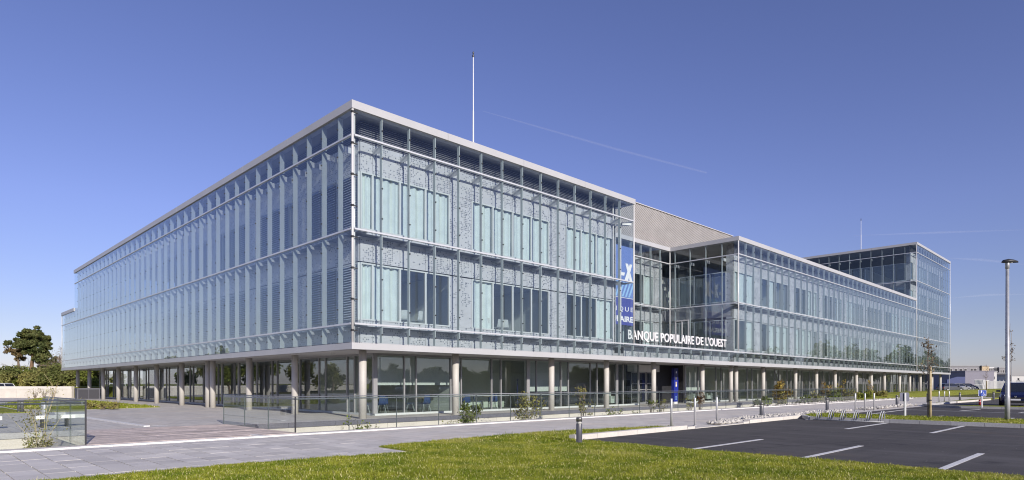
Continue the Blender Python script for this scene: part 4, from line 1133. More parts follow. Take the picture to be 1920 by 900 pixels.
def shrub(name, label, loc, h, w, mat, nleaf, leaf, seed, stems=7, fill=.25, stem_mat='twig_grey', cat='shrub', group=None, lean=0., clumps=12, thin=1.):
    r = np.random.RandomState(seed); t = thing(name, label, cat, loc, r.rand() * 6, group)
    tips = []; m = MB()
    for i in range(stems):
        a = 2 * math.pi * (i + r.rand() * .7) / stems; q = w * .5 * (.25 + .75 * r.rand()); hh = h * r.uniform(.55, 1.0)
        base = Vector((math.cos(a) * .04, math.sin(a) * .04, 0)); tip = Vector((math.cos(a) * q + lean * hh, math.sin(a) * q, hh))
        mid = base.lerp(tip, .5) + Vector((-math.cos(a) * q * .15, -math.sin(a) * q * .15, hh * .08))
        m.tube([base, mid, tip], [(.011 + .006 * h) * thin, (.008 + .003 * h) * thin, .003 * thin], 5); tips.append((base, mid, tip))
        for k in range(3):
            f = r.uniform(.35, .9); s = base.lerp(mid, f * 2) if f < .5 else mid.lerp(tip, f * 2 - 1)
            e = s + Vector(r.normal(size=3)) * w * .10 + Vector((0, 0, h * .08)); m.tube([s, e], [.006 * thin, .002], 4); tips.append((s, s.lerp(e, .5), e))
    m.build('stem', stem_mat, t)
    per = max(3, nleaf // clumps); P = []
    for k in range(clumps):
        s = tips[r.randint(len(tips))]; f = fill + (1 - fill) * r.rand()
        c = s[0].lerp(s[1], f * 2) if f < .5 else s[1].lerp(s[2], f * 2 - 1)
        rad = w * r.uniform(.10, .24); P.append(blob(r, c, (rad, rad, rad * r.uniform(.7, 1.5)), int(per * r.uniform(.5, 1.5)), .1))
    P = np.concatenate(P); P[:, 2] = np.abs(P[:, 2]) + .02
    o = soup('foliage', leaves(P, leaf, .5, seed), 4, mat, t); return t

TB = -.55
def trench_shrub(px, ytop, wpx, mat, nleaf, leaf, seed, label, v=-3.1, **k):
    u = U_AT(px, v); p = W(u, v, TB); kk = p.y / 1189.
    top = 1.5 + (719 - ytop) * kk
    return shrub('trench_shrub', label, p, max(.35, top - TB), wpx * kk * 1.12, mat, int(nleaf * (1.15 if px < 1400 else 2.0)), leaf * (1.0 if px < 1400 else 1.25), seed, group='shrubs growing out of the planted trench', **k)
trench_shrub(672, 781, 46, 'leaf_fresh', 150, .05, 1, 'small bright green shrub at the left end of the long trench', fill=.4)
trench_shrub(697, 793, 34, 'leaf_olive', 60, .035, 2, 'tiny sparse shrub just right of the first trench shrub', fill=.5)
trench_shrub(640, 800, 26, 'leaf_olive', 40, .035, 19, 'tiny low sprig beside the corner of the right railing', fill=.5)
trench_shrub(880, 757, 52, 'leaf_green', 900, .05, 3, 'dense green shrub behind the railing under the second column', clumps=26, fill=.2)
trench_shrub(848, 786, 40, 'leaf_olive', 110, .04, 4, 'low sparse shrub left of the dense green trench shrub', fill=.4)
trench_shrub(992, 742, 70, 'leaf_olive', 900, .05, 5, 'wide olive brown shrub in the trench left of the third column', clumps=30, fill=.2)
trench_shrub(1092, 712, 46, 'leaf_olive', 330, .05, 6, 'tall thin olive shrub with airy twigs right of the third column', fill=.3, clumps=18)
trench_shrub(1150, 766, 42, 'leaf_fresh', 200, .05, 7, 'low bright shrub in the trench left of the fifth column', fill=.4)
trench_shrub(1196, 768, 30, 'leaf_fresh', 120, .045, 8, 'small low shrub just before the entrance column', fill=.4)
trench_shrub(1222, 742, 20, 'leaf_green', 220, .05, 9, 'narrow green climber shrub at the foot of the entrance column', fill=.3)
trench_shrub(1240, 738, 24, 'leaf_olive', 260, .05, 10, 'narrow olive shrub just right of the entrance column', fill=.3)
trench_shrub(1293, 744, 22, 'leaf_olive', 200, .05, 11, 'short shrub with a few yellow tips in front of the totem', fill=.3)
trench_shrub(1313, 728, 18, 'leaf_russet', 300, .05, 12, 'tall narrow russet shrub between totem and next column', fill=.15)
trench_shrub(1424, 738, 40, 'leaf_green', 420, .06, 13, 'dull green shrub just right of the first gravel bollard', fill=.2)
trench_shrub(1466, 702, 44, 'leaf_gold', 700, .07, 14, 'tall golden leaved bush with arching twigs beyond the railing', fill=.3, clumps=24)
trench_shrub(1464, 735, 32, 'leaf_olive', 450, .07, 15, 'olive shrub at the foot of the golden bush', fill=.1)
trench_shrub(1498, 742, 34, 'leaf_green', 420, .07, 16, 'rounded green shrub right of the golden bush', fill=.1)
for i, (px, yt, wp, mt) in enumerate(((1530, 733, 36, 'leaf_olive'), (1562, 731, 40, 'leaf_fresh'), (1592, 733, 34, 'leaf_olive'), (1618, 734, 34, 'leaf_fresh'), (1648, 733, 30, 'leaf_olive'), (1438, 745, 26, 'leaf_fresh'))):
    trench_shrub(px, yt, wp, mt, 420, .08, 30 + i, ('olive shrub behind the three steel posts near the bike rack, left of a bright one', 'bright green spreading shrub in the trench behind the bike rack', 'olive shrub just right of the bright trench shrub', 'bright shrub in the trench behind the middle steel posts', 'last olive shrub near the far end of the trench', 'low bright shrub left of the golden bush')[i], fill=.1, clumps=20)
for i, (px, yt, wp) in enumerate(((1545, 700, 24), (1576, 712, 22), (1632, 712, 20))):
    trench_shrub(px, yt, wp, 'leaf_gold', 110, .06, 50 + i, ('airy golden twigs rising above the railing, left of three', 'airy golden twigs rising above the railing, middle of three', 'airy golden twigs rising above the railing, right of three')[i], fill=.5)
p = W(U_AT(76, -3.2), -3.2, TB)
shrub('trench_shrub', 'bare straw coloured shrub behind the left glass railing', p, 2.15, 1.7, 'leaf_olive', 700, .024, 70, stems=9, thin=.45, fill=.25, stem_mat='bark_pale', group='shrubs growing out of the planted trench', clumps=60)
shrub('trench_shrub', 'low dry tuft at the foot of the bare straw coloured shrub', W(U_AT(72, -3.6), -3.6, -.35), .62, .95, 'leaf_olive', 420, .035, 71, stems=16, thin=.6, fill=.1, stem_mat='bark_pale', group='shrubs growing out of the planted trench', clumps=30)
for i, (px, py) in enumerate(((170, 766), (193, 767), (214, 767))):
    shrub('ground_shrub', ('low dark leaved plant at the lawn tip beside the columns, leftmost', 'low dark leaved plant at the lawn tip beside the columns, middle', 'low dark leaved plant at the lawn tip beside the columns, rightmost')[i], GP(px, py, .03), .32, 1.0, 'leaf_olive', 200, .07, 80 + i, fill=.1, group='low plants on the terrace lawn')
for i, (px, py) in enumerate(((66, 747), (82, 747), (100, 747))):
    shrub('young_shrub', ('thin bare shrub before the cream wall, left of three', 'thin bare shrub before the cream wall, middle of three', 'thin bare shrub before the cream wall, right of three')[i], GP(px, py), 1.1, 1.3, 'leaf_olive', 60, .05, 90 + i, stems=12, fill=.4, group='thin shrubs before the cream wall')

# ------------------------------------------------------------------ trees
def limb(m, r, p, d, L, rad, depth, spread=.55, gravity=.0, tips=None, k=5):
    n = 3; pts = [p]; q = p.copy(); dd = d.copy()
    for i in range(n):
        dd = (dd + Vector(r.normal(size=3)) * .13 + Vector((0, 0, gravity))).normalized(); q = q + dd * L / n; pts.append(q.copy())
    m.tube(pts, [rad, rad * .85, rad * .7, rad * .5], k if depth > 1 else 3)
    if depth == 0:
        if tips is not None: tips.append(q)
        return
    nb = 3 if depth > 1 else 4
    for i in range(nb):
        f = r.uniform(.35, 1.0); s = pts[0].lerp(pts[-1], f) if f < 1 else pts[-1]
        s = pts[min(3, int(f * 3) + (0 if r.rand() < .5 else 1))]
        nd = (dd + Vector(r.normal(size=3)) * spread).normalized()
        limb(m, r, s, nd, L * r.uniform(.55, .8), rad * .5, depth - 1, spread, gravity, tips, k)
def bare_tree(label, loc, h, seed, mat='twig_grey', depth=4, leafm=None, nl=0, lsize=.1, group=None, spread=.55):
    r = np.random.RandomState(seed); t = thing('bare_tree', label, 'tree', loc, 0, group); m = MB(); tips = []
    limb(m, r, Vector((0, 0, 0)), Vector((0, 0, 1)), h * .38, h * .022, depth, spread, .05, tips)
    m.build('trunk', mat, t)
    if leafm:
        P = np.concatenate([blob(r, c, (h * .05,) * 3, max(1, nl // len(tips)), .1) for c in tips]); soup('crown', leaves(P, lsize, .5, seed), 4, leafm, t)
    return t
def pads_tree(name, label, base, trunk, pads, mat, bark, nper, leaf, seed, rad=.3, group=None):
    """conifer with a bent trunk, limbs and layered needle clumps; pads are (x, y, z, rx, rz) about the base"""
    r = np.random.RandomState(seed); t = thing(name, label, 'tree', base, 0, group); m = MB()
    tr = [Vector(p) for p in trunk]; m.tube(tr, [rad * (1 - .75 * i / (len(tr) - 1)) for i in range(len(tr))], 8)
    P = []
    for (x, y, z, rx, rz) in pads:
        zz = max(tr[1].z * .8, min(z - rz * .9, tr[-1].z))
        i = max(0, min(len(tr) - 2, sum(1 for q in tr if q.z <= zz) - 1)); f = (zz - tr[i].z) / max(.01, tr[i + 1].z - tr[i].z); s = tr[i].lerp(tr[i + 1], max(0, min(1, f)))
        e = Vector((x, y, z - rz * .3)); m.tube([s, s.lerp(e, .5) + Vector((0, 0, -.1 * rx)), e], [rad * .3, rad * .2, rad * .08], 5)
        for k in range(7):
            c = np.array((x, y, z)) + r.normal(size=3) * np.array((rx * .5, rx * .5, rz * .42)); q = r.uniform(.34, .6)
            P.append(blob(r, c, (rx * q, rx * q, rz * q * .9), nper // 7, .35))
    m.build('trunk', bark, t); soup('crown', leaves(np.concatenate(P), leaf, .4, seed), 4, mat, t)
    return t
DY = 100.; BZ = 1.12
def at(px, py, Y): return Vector(((px - 960) / 1189. * Y, Y, 1.5 + (719 - py) / 1189. * Y))
def pine(label, px, pads, mat, bark, seed, trunk_px, nper=760, leaf=.20, rad=.34):
    base = at(px, 719, DY); base.z = BZ; r = np.random.RandomState(seed); k = DY / 1189.
    P = []
    for (x, y, w) in pads:
        q = at(x, y, DY) - base; rx = w * k * 1.22
        P.append((q.x, r.uniform(-1, 1) * rx * .9, q.z, rx, rx * .78))
    tr = [(0, 0, 0)] + [tuple(at(x, y, DY) - base) for x, y in trunk_px]
    return pads_tree('pine_tree', label, base, tr, P, mat, bark, nper, leaf, seed, rad)
pine('tall dark green pine with layered crown behind the cream wall', 59, [(60, 623, 8), (54, 627, 8), (66, 625, 8), (48, 634, 9), (74, 630, 8), (58, 641, 11), (68, 627, 9), (43, 629, 7), (72, 634, 8), (55, 636, 11), (34, 640, 8), (62, 645, 13), (48, 648, 11), (79, 638, 8), (90, 634, 5), (28, 645, 6), (18, 645, 5), (86, 649, 8), (70, 656, 10), (56, 658, 8), (40, 655, 6), (93, 653, 4), (52, 644, 10), (66, 636, 10), (72, 648, 9), (44, 640, 8), (60, 630, 9), (80, 644, 8), (36, 648, 7), (62, 652, 9), (50, 630, 7), (82, 656, 7)], 'leaf_pine', 'bark_pine', 11, [(59, 690), (61, 670), (60, 645), (60, 628)])
pine('smaller rusty brown pine with thin crown left of the tall pine', 35, [(30, 658, 8), (40, 657, 8), (35, 663, 9), (20, 657, 5), (45, 664, 6), (33, 672, 6)], 'leaf_pine_rust', 'bark_brown', 12, [(35, 690), (34, 675), (36, 660)], nper=260, rad=.25)
pine('dark low branching pine right of the tall pine', 84, [(70, 668, 9), (88, 664, 9), (80, 672, 11), (92, 674, 8), (74, 682, 10), (90, 686, 9), (82, 695, 9), (68, 694, 6), (78, 660, 8), (96, 690, 5), (84, 680, 9), (76, 690, 8), (86, 670, 8), (66, 676, 7)], 'leaf_pine', 'bark_pine', 13, [(85, 695), (84, 680), (82, 660)], nper=330, rad=.22)
for i, (px, Y, h, d) in enumerate(((18, 106, 5.6, 4), (8, 112, 5.0, 4), (48, 108, 5.5, 4), (104, 98, 6.8, 5), (113, 102, 7.2, 5), (121, 96, 6.6, 5), (128, 100, 6.0, 4))):
    b = at(px, 719, Y); b.z = BZ
    bare_tree(('pale bare tree left of the rusty pine', 'bare tree at the far left photo edge', 'bare tree between rusty pine and tall pine', 'brown bare tree right of the pines', 'tall brown bare tree close to the building edge', 'brown bare tree half hidden by the glass corner', 'bare tree behind the end of the building')[i], b, h, 200 + i, depth=d, leafm='leaf_bud' if i > 2 else None, nl=500, lsize=.10, spread=.6)
# hedge of single bushes above the cream wall, running on behind and beside the building
HB = []
rh = np.random.RandomState(9)
proto = None
def bush_proto(seed, mat):
    r = np.random.RandomState(seed); t = thing('hedge_bush', '', 'bush', (0, 0, 0), 0, 'bushes of the hedge above the cream wall')
    P = []
    for k in range(16):
        c = r.normal(size=3) * np.array((.95, .7, .55)) + np.array((0, 0, 1.25)); P.append(blob(r, c, (.7, .7, .62), 170, .3))
    P = np.concatenate(P); P[:, 2] = np.abs(P[:, 2])
    m = MB()
    for k in range(6): m.tube([(0, 0, 0), (r.normal() * .5, r.normal() * .4, 1.0), (r.normal() * 1.0, r.normal() * .8, 1.9)], [.06, .04, .015], 5)
    m.build('stem', 'twig_grey', t); soup('foliage', leaves(P, .15, .6, seed), 4, mat, t); return t
protos = [bush_proto(301, 'leaf_hedge'), bush_proto(302, 'leaf_hedge'), bush_proto(303, 'leaf_green'), bush_proto(304, 'leaf_olive')]
place = [(4, 86, .85), (16, 88, 1.0), (28, 87, 1.02), (40, 88, .95), (52, 86, .75), (62, 87, .82), (74, 86, .8), (86, 87, .88), (98, 86, .92), (110, 87, 1.0), (121, 86, .9), (132, 87, .92), (144, 86, .95), (156, 87, .95), (168, 86, 1.0), (180, 88, 1.0)]
for i, (px, Y, s) in enumerate(place):
    b = at(px, 719, Y); b.z = BZ
    pr = protos[(0, 1, 0, 2, 3, 0, 1, 2, 0, 1, 0, 2, 1, 0, 2, 1)[i]]
    lab = 'leafy hedge bush above the cream wall, number %s from the photo\'s left edge' % ('first second third fourth fifth sixth seventh eighth ninth tenth eleventh twelfth thirteenth fourteenth fifteenth sixteenth'.split()[i])
    o = copy_tree(pr, None, b, rh.rand() * 6, lab.replace('number ', '')); o.scale = (s, s, s * rh.uniform(.9, 1.1))
for i, (px, Y, s) in enumerate(((125, 97, 1.15), (150, 98, 1.2))):
    b = at(px, 719, Y); b.z = BZ
    o = copy_tree(protos[i % 3], None, b, rh.rand() * 6, 'taller bush of the back hedge row behind the pines, %s from left' % ('first', 'second', 'third', 'fourth', 'fifth', 'sixth', 'seventh')[i]); o.scale = (s, s, s)
# trees and bushes outside the frame that the glass mirrors
def broad_proto(seed, h, mat):
    r = np.random.RandomState(seed); t = thing('broadleaf_tree', '', 'tree', (0, 0, -50), 0, 'trees mirrored in the glass'); m = MB(); tips = []
    limb(m, r, Vector((0, 0, 0)), Vector((0, 0, 1)), h * .36, h * .024, 3, .7, .02, tips); m.build('trunk', 'bark_brown', t)
    P = np.concatenate([blob(r, c, (h * .13, h * .13, h * .10), 60, .3) for c in tips]); soup('crown', leaves(P, h * .03, .6, seed), 4, mat, t); return t
bp = [broad_proto(401, 9., 'leaf_hedge'), broad_proto(402, 10., 'leaf_green'), broad_proto(403, 8., 'leaf_hedge')]
far = []
PATH = [(70, -35), (76, 20), (92, 74), (108, 103), (152, 154)]
for i in range(44):
    f = i / 43. * (len(PATH) - 1); k = min(int(f), len(PATH) - 2); f -= k; (xa, ya), (xb, yb) = PATH[k], PATH[k + 1]; y = ya + (yb - ya) * f
    far.append((xa + (xb - xa) * f + rh.uniform(-3, 3), y + rh.uniform(-2, 2), (.52 + .75 * max(0, min(1, (y - 50) / 45))) * rh.uniform(.88, 1.18)))
for i in range(14): far.append((-86 - 4 * (i % 2) + rh.uniform(-2, 2), 22 + i * 5.6, .55 if i > 10 else rh.uniform(.95, 1.2)))
far += [(-70 - i * 3, 66 + i * 2.5, .6) for i in range(3)]
for i, (x, y, s) in enumerate(far):
    if abs(x) < .83 * y + 2: continue
    o = copy_tree(bp[i % 3], None, (x, y, -.05), rh.rand() * 6, 'broad leafy tree beyond the picture edge, seen mirrored in the glass'); o.scale = (s, s, s)
for i in range(44):                                   # hedge row that closes the view beyond the car park
    x, y = 62 + i * .55 + rh.uniform(-.8, .8), -38 + i * 2.55
    if x < .83 * y + 4: continue
    o = copy_tree(protos[i % 4], None, (x, y, -.05), rh.rand() * 6, 'leafy hedge bush beyond the picture edge, seen mirrored in the glass'); o['group'] = 'hedge mirrored in the glass'; k = rh.uniform(1.2, 1.75); o.scale = (k, k, k)
for q in bp + protos:
    for c in list(q.children): bpy.data.objects.remove(c)
    bpy.data.objects.remove(q)

# saplings
def sapling(loc, h, label, seed, stake, crown_w, nb=16, rad=.035, leafy_=150):
    r = np.random.RandomState(seed); t = thing('sapling', label, 'tree', loc, 0, 'staked saplings by the car parks'); m = MB(); tips = []
    m.tube([(0, 0, 0), (.01, 0, h * .4), (-.01, 0, h * .75), (.03, 0, h)], [rad, rad * .8, rad * .5, .008], 7)
    for i in range(nb):
        z = h * r.uniform(.50, .93); a = r.rand() * 6.28; L = crown_w * r.uniform(.5, 1.0) * (1.1 - (z / h - .5) * 1.2); s = Vector((0, 0, z))
        e = s + Vector((math.cos(a) * L * .7, math.sin(a) * L * .7, L * .8)); md = s.lerp(e, .5) + Vector((math.cos(a) * L * .12, math.sin(a) * L * .12, -L * .08))
        m.tube([s, md, e], [.012, .008, .004], 4); tips += [md, e, s.lerp(e, .75)]
        for k in range(2):
            e2 = md + Vector(r.normal(size=3)) * L * .3 + Vector((0, 0, L * .2)); m.tube([md, e2], [.006, .003], 3); tips.append(e2)
    m.build('trunk', 'twig_grey', t)
    P = np.concatenate([blob(r, c, (.07, .07, .07), max(2, leafy_ // len(tips)), .1) for c in tips]); soup('crown', leaves(P, .035, .6, seed), 4, 'leaf_bud', t)
    if stake:
        MB().lathe([(.045, 0), (.04, stake), (.03, stake + .02)], 10, .05, -.07).build('stake', 'bark_pale', t, smooth=True)
        MB().lathe([(.052, .70), (.052, .74)], 10, .05, -.07).build('tie', 'dark_metal', t)
    return t
b = GP(1740, 784, .11); sapling(b, 1.5 + (719 - 632) / 1189. * b.y - .11, 'staked sapling with sparse budding crown on the grass island', 501, 2.05, .55, 18, .03, leafy_=300)
b = GP(1893, 766, .1); sapling(b, 1.5 + (719 - 606) / 1189. * b.y - .1, 'thin young sapling between the street lamp and the navy car', 502, 0, .45, 14, .04)
b = at(1849, 745, 90); b.z = .05; sapling(b, 4.2, 'small bare sapling on the lawn before the white fence', 503, 1.8, .9, 14, .05, 120)

# ------------------------------------------------------------------ left background: cream wall, bank, box, car
bank = MB().prism([(-300, 66.62), (-46.2, 66.62), (-46.2, 400), (-300, 400)], -.5, BZ).build('embankment', 'lawn', kind='structure')
t = thing('boundary_wall', 'long cream concrete wall in front of the hedge on the left', 'wall', (-150, 66.4, 0))
for i in range(18):
    a = i * 5.78; bx('wall_panel', 'concrete_cream', t, a, a + 5.765, -.2, .2, -.3, .92); bx('coping', 'concrete_white', t, a, a + 5.765, -.24, .215, .921, 1.2)
t = thing('service_cabinet', 'dark blue grey cabinet behind the last left columns', 'cabinet', GP(164, 749, 0), TH)
bx('body', 'slab_edge_grey', t, -.9, .9, -.5, .5, 0, 1.02); bx('door', 'plaster_dark', t, -.82, -.02, -.515, -.501, .08, .95); bx('door', 'plaster_dark', t, .02, .82, -.515, -.501, .08, .95); bx('lid', 'slab_edge_grey', t, -.94, .94, -.54, .54, 1.021, 1.07)

# ------------------------------------------------------------------ cars
def car(loc, rz, paint, label, group=None, tall=1.0, plate=True):
    """hatchback; +x is its front"""
    t = thing('parked_car', label, 'car', loc, rz, group); H = tall
    m = MB(); secs = [(-2.02, .70, .42, .78), (-1.95, .82, .28, .95), (-1.3, .88, .22, .98), (0, .90, .22, .98), (.95, .89, .22, .97), (1.55, .86, .22, .90), (1.95, .76, .24, .76), (2.06, .62, .34, .62)]
    for i, (x, w, z0, z1) in enumerate(secs):
        n0 = len(m.v)
        m.v += [(x, -w * .9, z0), (x, w * .9, z0), (x, w, z0 + .12), (x, w, z1 - .14), (x, w * .93, z1 * H if False else z1), (x, -w * .93, z1), (x, -w, z1 - .14), (x, -w, z0 + .12)]
        if i: m.ring(n0 - 8, n0, 8)
    m.f.append(tuple(range(7, -1, -1))); e = len(m.v) - 8; m.f.append(tuple(range(e, e + 8)))
    m.build('body', paint, t, smooth=False)
    m = MB(); top = 1.46 * H
    cs = [(-1.95, .80, .95), (-1.55, .66, top - .06), (-.9, .67, top), (.1, .67, top), (.98, .78, .97)]
    prof = [(-1.9, .94, .79), (-1.58, top - .05, .65), (.15, top - .03, .66), (1.02, .965, .79)]
    for (x, z, w) in prof: m.v += [(x, -w, z), (x, w, z)]
    m.v += [(-1.7, -.81, .94), (-1.7, .81, .94), (.9, -.81, .96), (.9, .81, .96)]
    m.f += [(0, 1, 3, 2), (2, 3, 5, 4), (4, 5, 7, 6), (0, 2, 4, 6), (1, 7, 5, 3), (0, 6, 7, 1)]
    m.build('window', 'car_glass', t)
    m = MB(); m.v = [(-1.66, -.66, top - .045), (-1.66, .66, top - .045), (-1.0, .69, top + .02), (-.2, .69, top + .02), (.2, .67, top - .02), (.2, -.67, top - .02), (-.2, -.69, top + .02), (-1.0, -.69, top + .02)]
    m.v += [(x, y, z - .04) for x, y, z in m.v]; m.f = [(0, 7, 2, 1), (7, 6, 3, 2), (6, 5, 4, 3)] + [(i, (i + 1) % 8, 8 + (i + 1) % 8, 8 + i) for i in range(8)] + [(8, 9, 10, 15), (15, 10, 11, 14), (14, 11, 12, 13)]
    m.build('roof', paint, t)
    m = MB()
    for s in (-1, 1):
        for (xa, za, xb, zb) in ((1.04, .96, .16, top - .02), (-1.92, .94, -1.6, top - .04), (-.45, .96, -.5, top - .0)):
            m.tube([(xa, s * .80, za), (xb, s * .672, zb)], .035, 5)
    m.build('pillar', paint, t)
    ty = MB().tube([(0, -.10, 0), (0, .10, 0)], .315, 16).mesh('tyre', 'car_tyre'); rm = MB().tube([(0, -.104, 0), (0, .104, 0)], .2, 12).mesh('rim', 'galvanised')
    for x in (-1.28, 1.32):
        for s in (-1, 1):
            w = link('wheel', ty, t, (x, s * .80, .315)); link('rim', rm, w)
    for s in (-1, 1):
        m = MB(); m.v = [(1.62, s * .80, .80), (2.00, s * .56, .74), (2.06, s * .54, .60), (1.80, s * .84, .62)]; m.v += [(x - .1, y * .96, z - .01) for x, y, z in m.v]; m.v = [(x + .03, y * 1.03, z + .01) if i < 4 else (x, y, z) for i, (x, y, z) in enumerate(m.v)]
        m.f = [(0, 1, 2, 3), (7, 6, 5, 4), (0, 4, 5, 1), (1, 5, 6, 2), (2, 6, 7, 3), (3, 7, 4, 0)]; m.build('headlight', 'car_light', t)
        MB().box(-2.045, -1.93, s * .72 - .09, s * .72 + .09, .62, .88).build('tail_light', 'car_lamp_red', t)
        MB().box(.78, .95, s * .98 - .11, s * .98 + .11, .93, 1.07).build('mirror', 'bollard_dark', t)
    MB().box(2.02, 2.075, -.42, .42, .50, .58).build('grille', 'car_tyre', t); MB().box(2.0, 2.07, -.55, .55, .25, .38).build('lower_grille', 'car_tyre', t)
    MB().box(2.07, 2.085, -.26, .26, .39, .49).build('number_plate', 'sign_white', t)
    return t
cp = GP(1899, 762, 0) + DR * 2.1
c = car((cp.x, cp.y, 0), TH + math.pi + R(4), 'car_navy', 'navy blue hatchback facing the camera, parked at the photo\'s right edge', tall=1.06)
m = MB().tube([(2.079, 0, .63), (2.087, 0, .63)], .075, 14); m.build('emblem_disc', 'car_tyre', c)
m = MB()
for (a, b, a2, b2) in ((-.05, .675, -.022, .595), (-.022, .595, 0, .645), (0, .645, .022, .595), (.022, .595, .05, .675)): m.tube([(2.090, a, b), (2.090, a2, b2)], .007, 4)
m.build('emblem', 'car_light', c)
for i, (px, Y, pt, lab) in enumerate(((1782, 112, 'car_grey', 'dark grey estate car nearest in the row by the far building end'), (1797, 115.5, 'car_silver', 'silver car second in the row by the far building end'), (1806, 119, 'car_grey', 'grey car third in the row beside the mauve building'), (1813, 122.5, 'car_navy', 'dark blue car last in the row beside the mauve building'))):
    b = at(px, 719, Y); car((b.x, Y, .02), R(8), pt, lab, 'cars parked in a row at the far right')
b = at(-9, 719, 78); car((b.x, 78, BZ - 1.05), R(180), 'car_white', 'white car half hidden behind the cream wall at the left edge')
for i in range(6): car((58 + i * 1.2, 6 + i * 3.2 if i < 3 else 8 + i * 3.2, 0), R(175), ('car_grey', 'car_silver', 'car_navy', 'car_white', 'car_grey', 'car_silver')[i], ('first', 'second', 'third', 'fourth', 'fifth', 'sixth')[i] + ' parked car of the mirrored row beyond the right picture edge', 'cars mirrored in the glass')

# ------------------------------------------------------------------ far buildings on the right
def block(name, label, x0, x1, y0, y1, z1, mat, wins=(), roof=None, cat='building', rz=0., doors=()):
    t = thing(name, label, cat, (x0, y0, 0), rz); w, d = x1 - x0, y1 - y0
    bx('wall', mat, t, 0, w, 0, d, -.05, z1)
    bx('roof', roof or 'roof_membrane', t, -.12, w + .12, -.12, d + .12, z1 + .002, z1 + .25)
    for (a, b, c, e) in wins:
        f = bx('window', 'plaster_light', t, a - .08, b + .08, -.06, -.004, c - .08, e + .08); bx('pane', 'far_glass', f, a, b, -.075, -.062, c, e)
    # panes are positioned in the window's own axes
    for f in t.children:
        for p in f.children: p.location = p.location - f.location
    return t
def far_x(px, Y): return (px - 960) / 1189. * Y
def far_z(py, Y): return 1.5 + (719 - py) / 1189. * Y
Y = 190.
X = lambda px: far_x(px, Y)
Z = lambda py: far_z(py, Y)
x0 = X(1770)
ws = [(X(a) - x0, X(b) - x0, Z(701), Z(691.5)) for a, b in ((1774, 1777), (1782, 1785), (1790, 1795), (1799, 1804), (1808, 1812.5))] + [(X(a) - x0, X(b) - x0, Z(697), Z(691)) for a, b in ((1820, 1824), (1826, 1831))]
block('school_building', 'long grey two storey building with dark window groups on the far right', x0, X(1838), Y, Y + 16, Z(687), 'plaster_grey', ws)
block('annex_building', 'ochre coloured block between grey building and white roof edge', X(1838) + .1, X(1852), Y - .6, Y + 12, Z(687), 'plaster_ochre')
xa = X(1852) + .2
block('glazed_wing', 'low wing with white roof edge right of the ochre block', xa, X(1863), Y, Y + 10, Z(690), 'plaster_grey', [(X(a) - xa, X(b) - xa, Z(697), Z(691)) for a, b in ((1854, 1857), (1858.5, 1861))], roof='fence_white')
block('dark_block', 'dark slate block right of the white roof edge', X(1863) + .15, X(1872.5), Y + .4, Y + 12, Z(690.5), 'plaster_dark')
xa = X(1872.5) + .15
block('pale_building', 'pale grey building with tall windows behind the street lamp', xa, X(1890), Y, Y + 14, Z(690), 'plaster_grey', [(X(a) - xa, X(b) - xa, Z(e), Z(f)) for a, b, e, f in ((1876, 1878, 703, 694), (1880, 1883, 703, 694), (1885, 1887, 703, 694), (1875, 1878, 711, 707.5), (1880, 1882, 711, 707.5), (1884, 1886, 711, 707.5))])
Y = 150.
block('mauve_building', 'plain mauve grey windowless building with white end on the far right', X(1810), X(1864), Y, Y + 18, Z(697), 'plaster_mauve', roof='plaster_mauve')
xa = X(1864) + .1
block('white_gable_building', 'narrow white end block beside the mauve building', xa, X(1871), Y + .3, Y + 15, Z(697.5), 'plaster_light', [(X(1866) - xa, X(1867.2) - xa, Z(711), Z(706))])
Y = 140.
t = thing('sloping_wall', 'dark blue sloping wall left of the mauve building', 'wall', (X(1776), Y, 0))
m = MB(); w = X(1810) - X(1776); m.v = [(0, 0, 0), (w, 0, 0), (w, 0, Z(706.5)), (w * .55, 0, Z(706.5)), (0, 0, Z(712))]; m.v += [(a, .4, c) for a, b_, c in m.v]
m.f = [(0, 1, 2, 3, 4), (9, 8, 7, 6, 5)] + [(i, 5 + i, 5 + (i + 1) % 5, (i + 1) % 5) for i in range(5)]; m.build('wall', 'plaster_navy', t)
Y = 170.
block('workshop', 'low pale grey building with a dark clad roof at the right photo edge', X(1896), X(1935), Y, Y + 14, Z(705), 'plaster_light', [(X(1908) - X(1896), X(1911) - X(1896), Z(713), Z(709))])
block('roof_plant', 'dark ribbed plant enclosure on the low pale building', X(1902), X(1930), Y + 8, Y + 12, Z(699.5), 'plaster_dark')
# white frames, container and picket fence
Y = 128.
t = thing('slatted_crate', 'white slatted crate frame standing before the mauve building', 'crate', (X(1827), Y, 0))
w = X(1845) - X(1827); hh = Z(712.5)
for i in range(9): 
    a = w * i / 8; MB().tube([(a, 0, 0), (a + .25, 0, hh)], .05, 5).build('upright', 'fence_white', t)
for z in (.25, hh * .55, hh): MB().tube([(0, .02, z), (w + .2, .02, z)], .06, 5).build('rail', 'fence_white', t)
t = thing('container', 'white container beside the slatted white frame', 'container', (X(1846), Y + .5, 0))
w = X(1858) - X(1846); bx('body', 'fence_white', t, 0, w, 0, 2.2, .12, Z(713))
for i in range(7): bx('rib', 'plaster_light', t, w * (i + .3) / 7, w * (i + .3) / 7 + .07, -.05, -.002, .2, Z(713) - .1)
bx('skid', 'dark_metal', t, .1, w - .1, .1, 2.1, 0, .119)
Y = 120.
t = thing('picket_fence', 'pale picket fence along the lawn on the far right', 'fence', (X(1843), Y, 0))
w = X(1925) - X(1843); hh = Z(714.5); n = 52
for i in range(n):
    a = w * i / n; bx('picket', 'fence_white', t, a, a + .07, -.02, .02, 0, hh * (1 if i % 4 else 1.12))
for z in (.3, hh - .2): bx('rail', 'plaster_light', t, -.05, w + .05, .021, .06, z, z + .08)
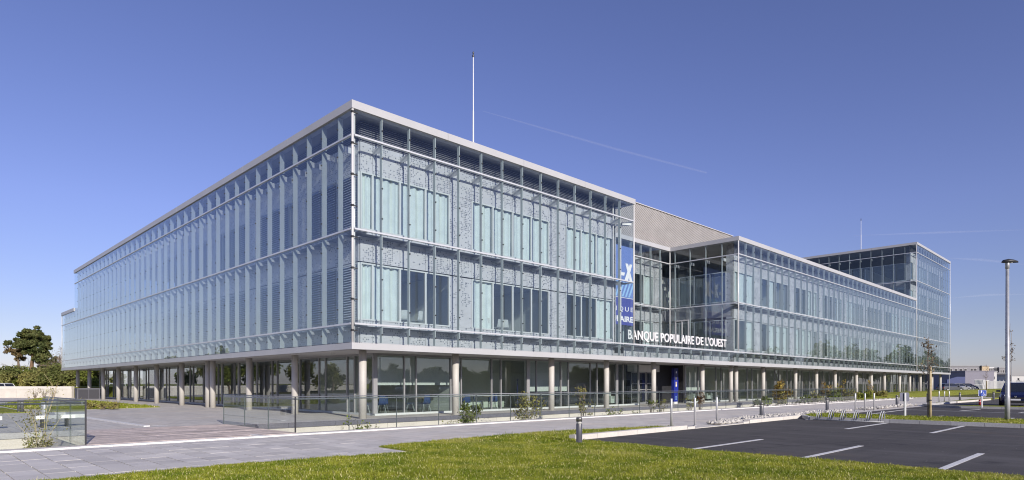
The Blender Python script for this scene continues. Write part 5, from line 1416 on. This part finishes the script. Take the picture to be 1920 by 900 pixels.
t = thing('flag_mast', 'slim grey pole rising beyond the thin sapling at the right', 'pole', (far_x(1896.5, 100), 100, 0)); MB().lathe([(.07, 0), (.06, 9.6), (.02, 9.7)], 8).build('pole', 'galvanised', t)
t = thing('flag_mast', 'short grey mast at the far right corner of the glass building', 'pole', (far_x(1780, 108), 108, 0)); MB().lathe([(.05, 0), (.05, 3.0)], 8).build('pole', 'galvanised', t)
# houses beyond the frame, mirrored in the shop front
for i, (x, y, w, d, h) in enumerate(((66, 31, 9, 12, 3.2), (70, -8, 10, 14, 3.6), (74, 52, 9, 11, 3.4))):
    t = thing('house', ('middle', 'nearest', 'farthest')[i] + ' pale gabled house mirrored in the shop front glass', 'house', (x, y, 0), 0, 'houses mirrored in the glass')
    if x < .83 * (y + d) + 1: t.location.x = .83 * (y + d) + 4
    bx('wall', 'house_render', t, 0, w, 0, d, 0, h)
    m = MB(); m.v = [(-.4, -.4, h), (w + .4, -.4, h), (w / 2, -.4, h + 3.4), (-.4, d + .4, h), (w + .4, d + .4, h), (w / 2, d + .4, h + 3.4)]; m.f = [(0, 1, 2), (5, 4, 3), (0, 2, 5, 3), (1, 4, 5, 2), (0, 3, 4, 1)]; m.v = [(a, b, c + .004) for a, b, c in m.v]; m.build('roof', 'house_roof', t)
    for k in range(3):
        f = bx('window', 'frame_metal', t, -.05, -.004, 1.5 + k * 3.4, 2.8 + k * 3.4, .9, 2.2)
        q = bx('pane', 'far_glass', f, -.07, -.052, 1.6 + k * 3.4, 2.7 + k * 3.4, 1.0, 2.1); q.location = q.location - f.location

# ------------------------------------------------------------------ condensation trail high up
def trail(label, pts, rad, seed):
    m = MB(); m.tube(pts, rad, 8); o = m.build('contrail', 'contrail_ice'); tag(o, label, 'contrail')

trail('thin white condensation trail falling to the right across the sky', [at(905, 208, 6000), at(1010, 238, 6000), at(1150, 278, 6000), at(1325, 324, 6000)], [3, 9, 13, 10], 1)
for i, (pts, r_) in enumerate(((((1770, 484), (1840, 487), (1930, 496)), 26), (((1775, 560), (1850, 553), (1930, 551)), 22), (((1600, 442), (1760, 436), (1930, 430)), 20))):
    m = MB(); m.tube([at(x, y, 9000) for x, y in pts], [r_ * .3, r_, r_ * .5], 8); o = m.build('cirrus_wisp', 'wisp_ice', smooth=True)
    tag(o, ('faint white cloud wisp just above the street lamp head', 'faint white cloud wisp low beside the lamp pole', 'faint white cloud wisp above the tower roof')[i], 'cloud')
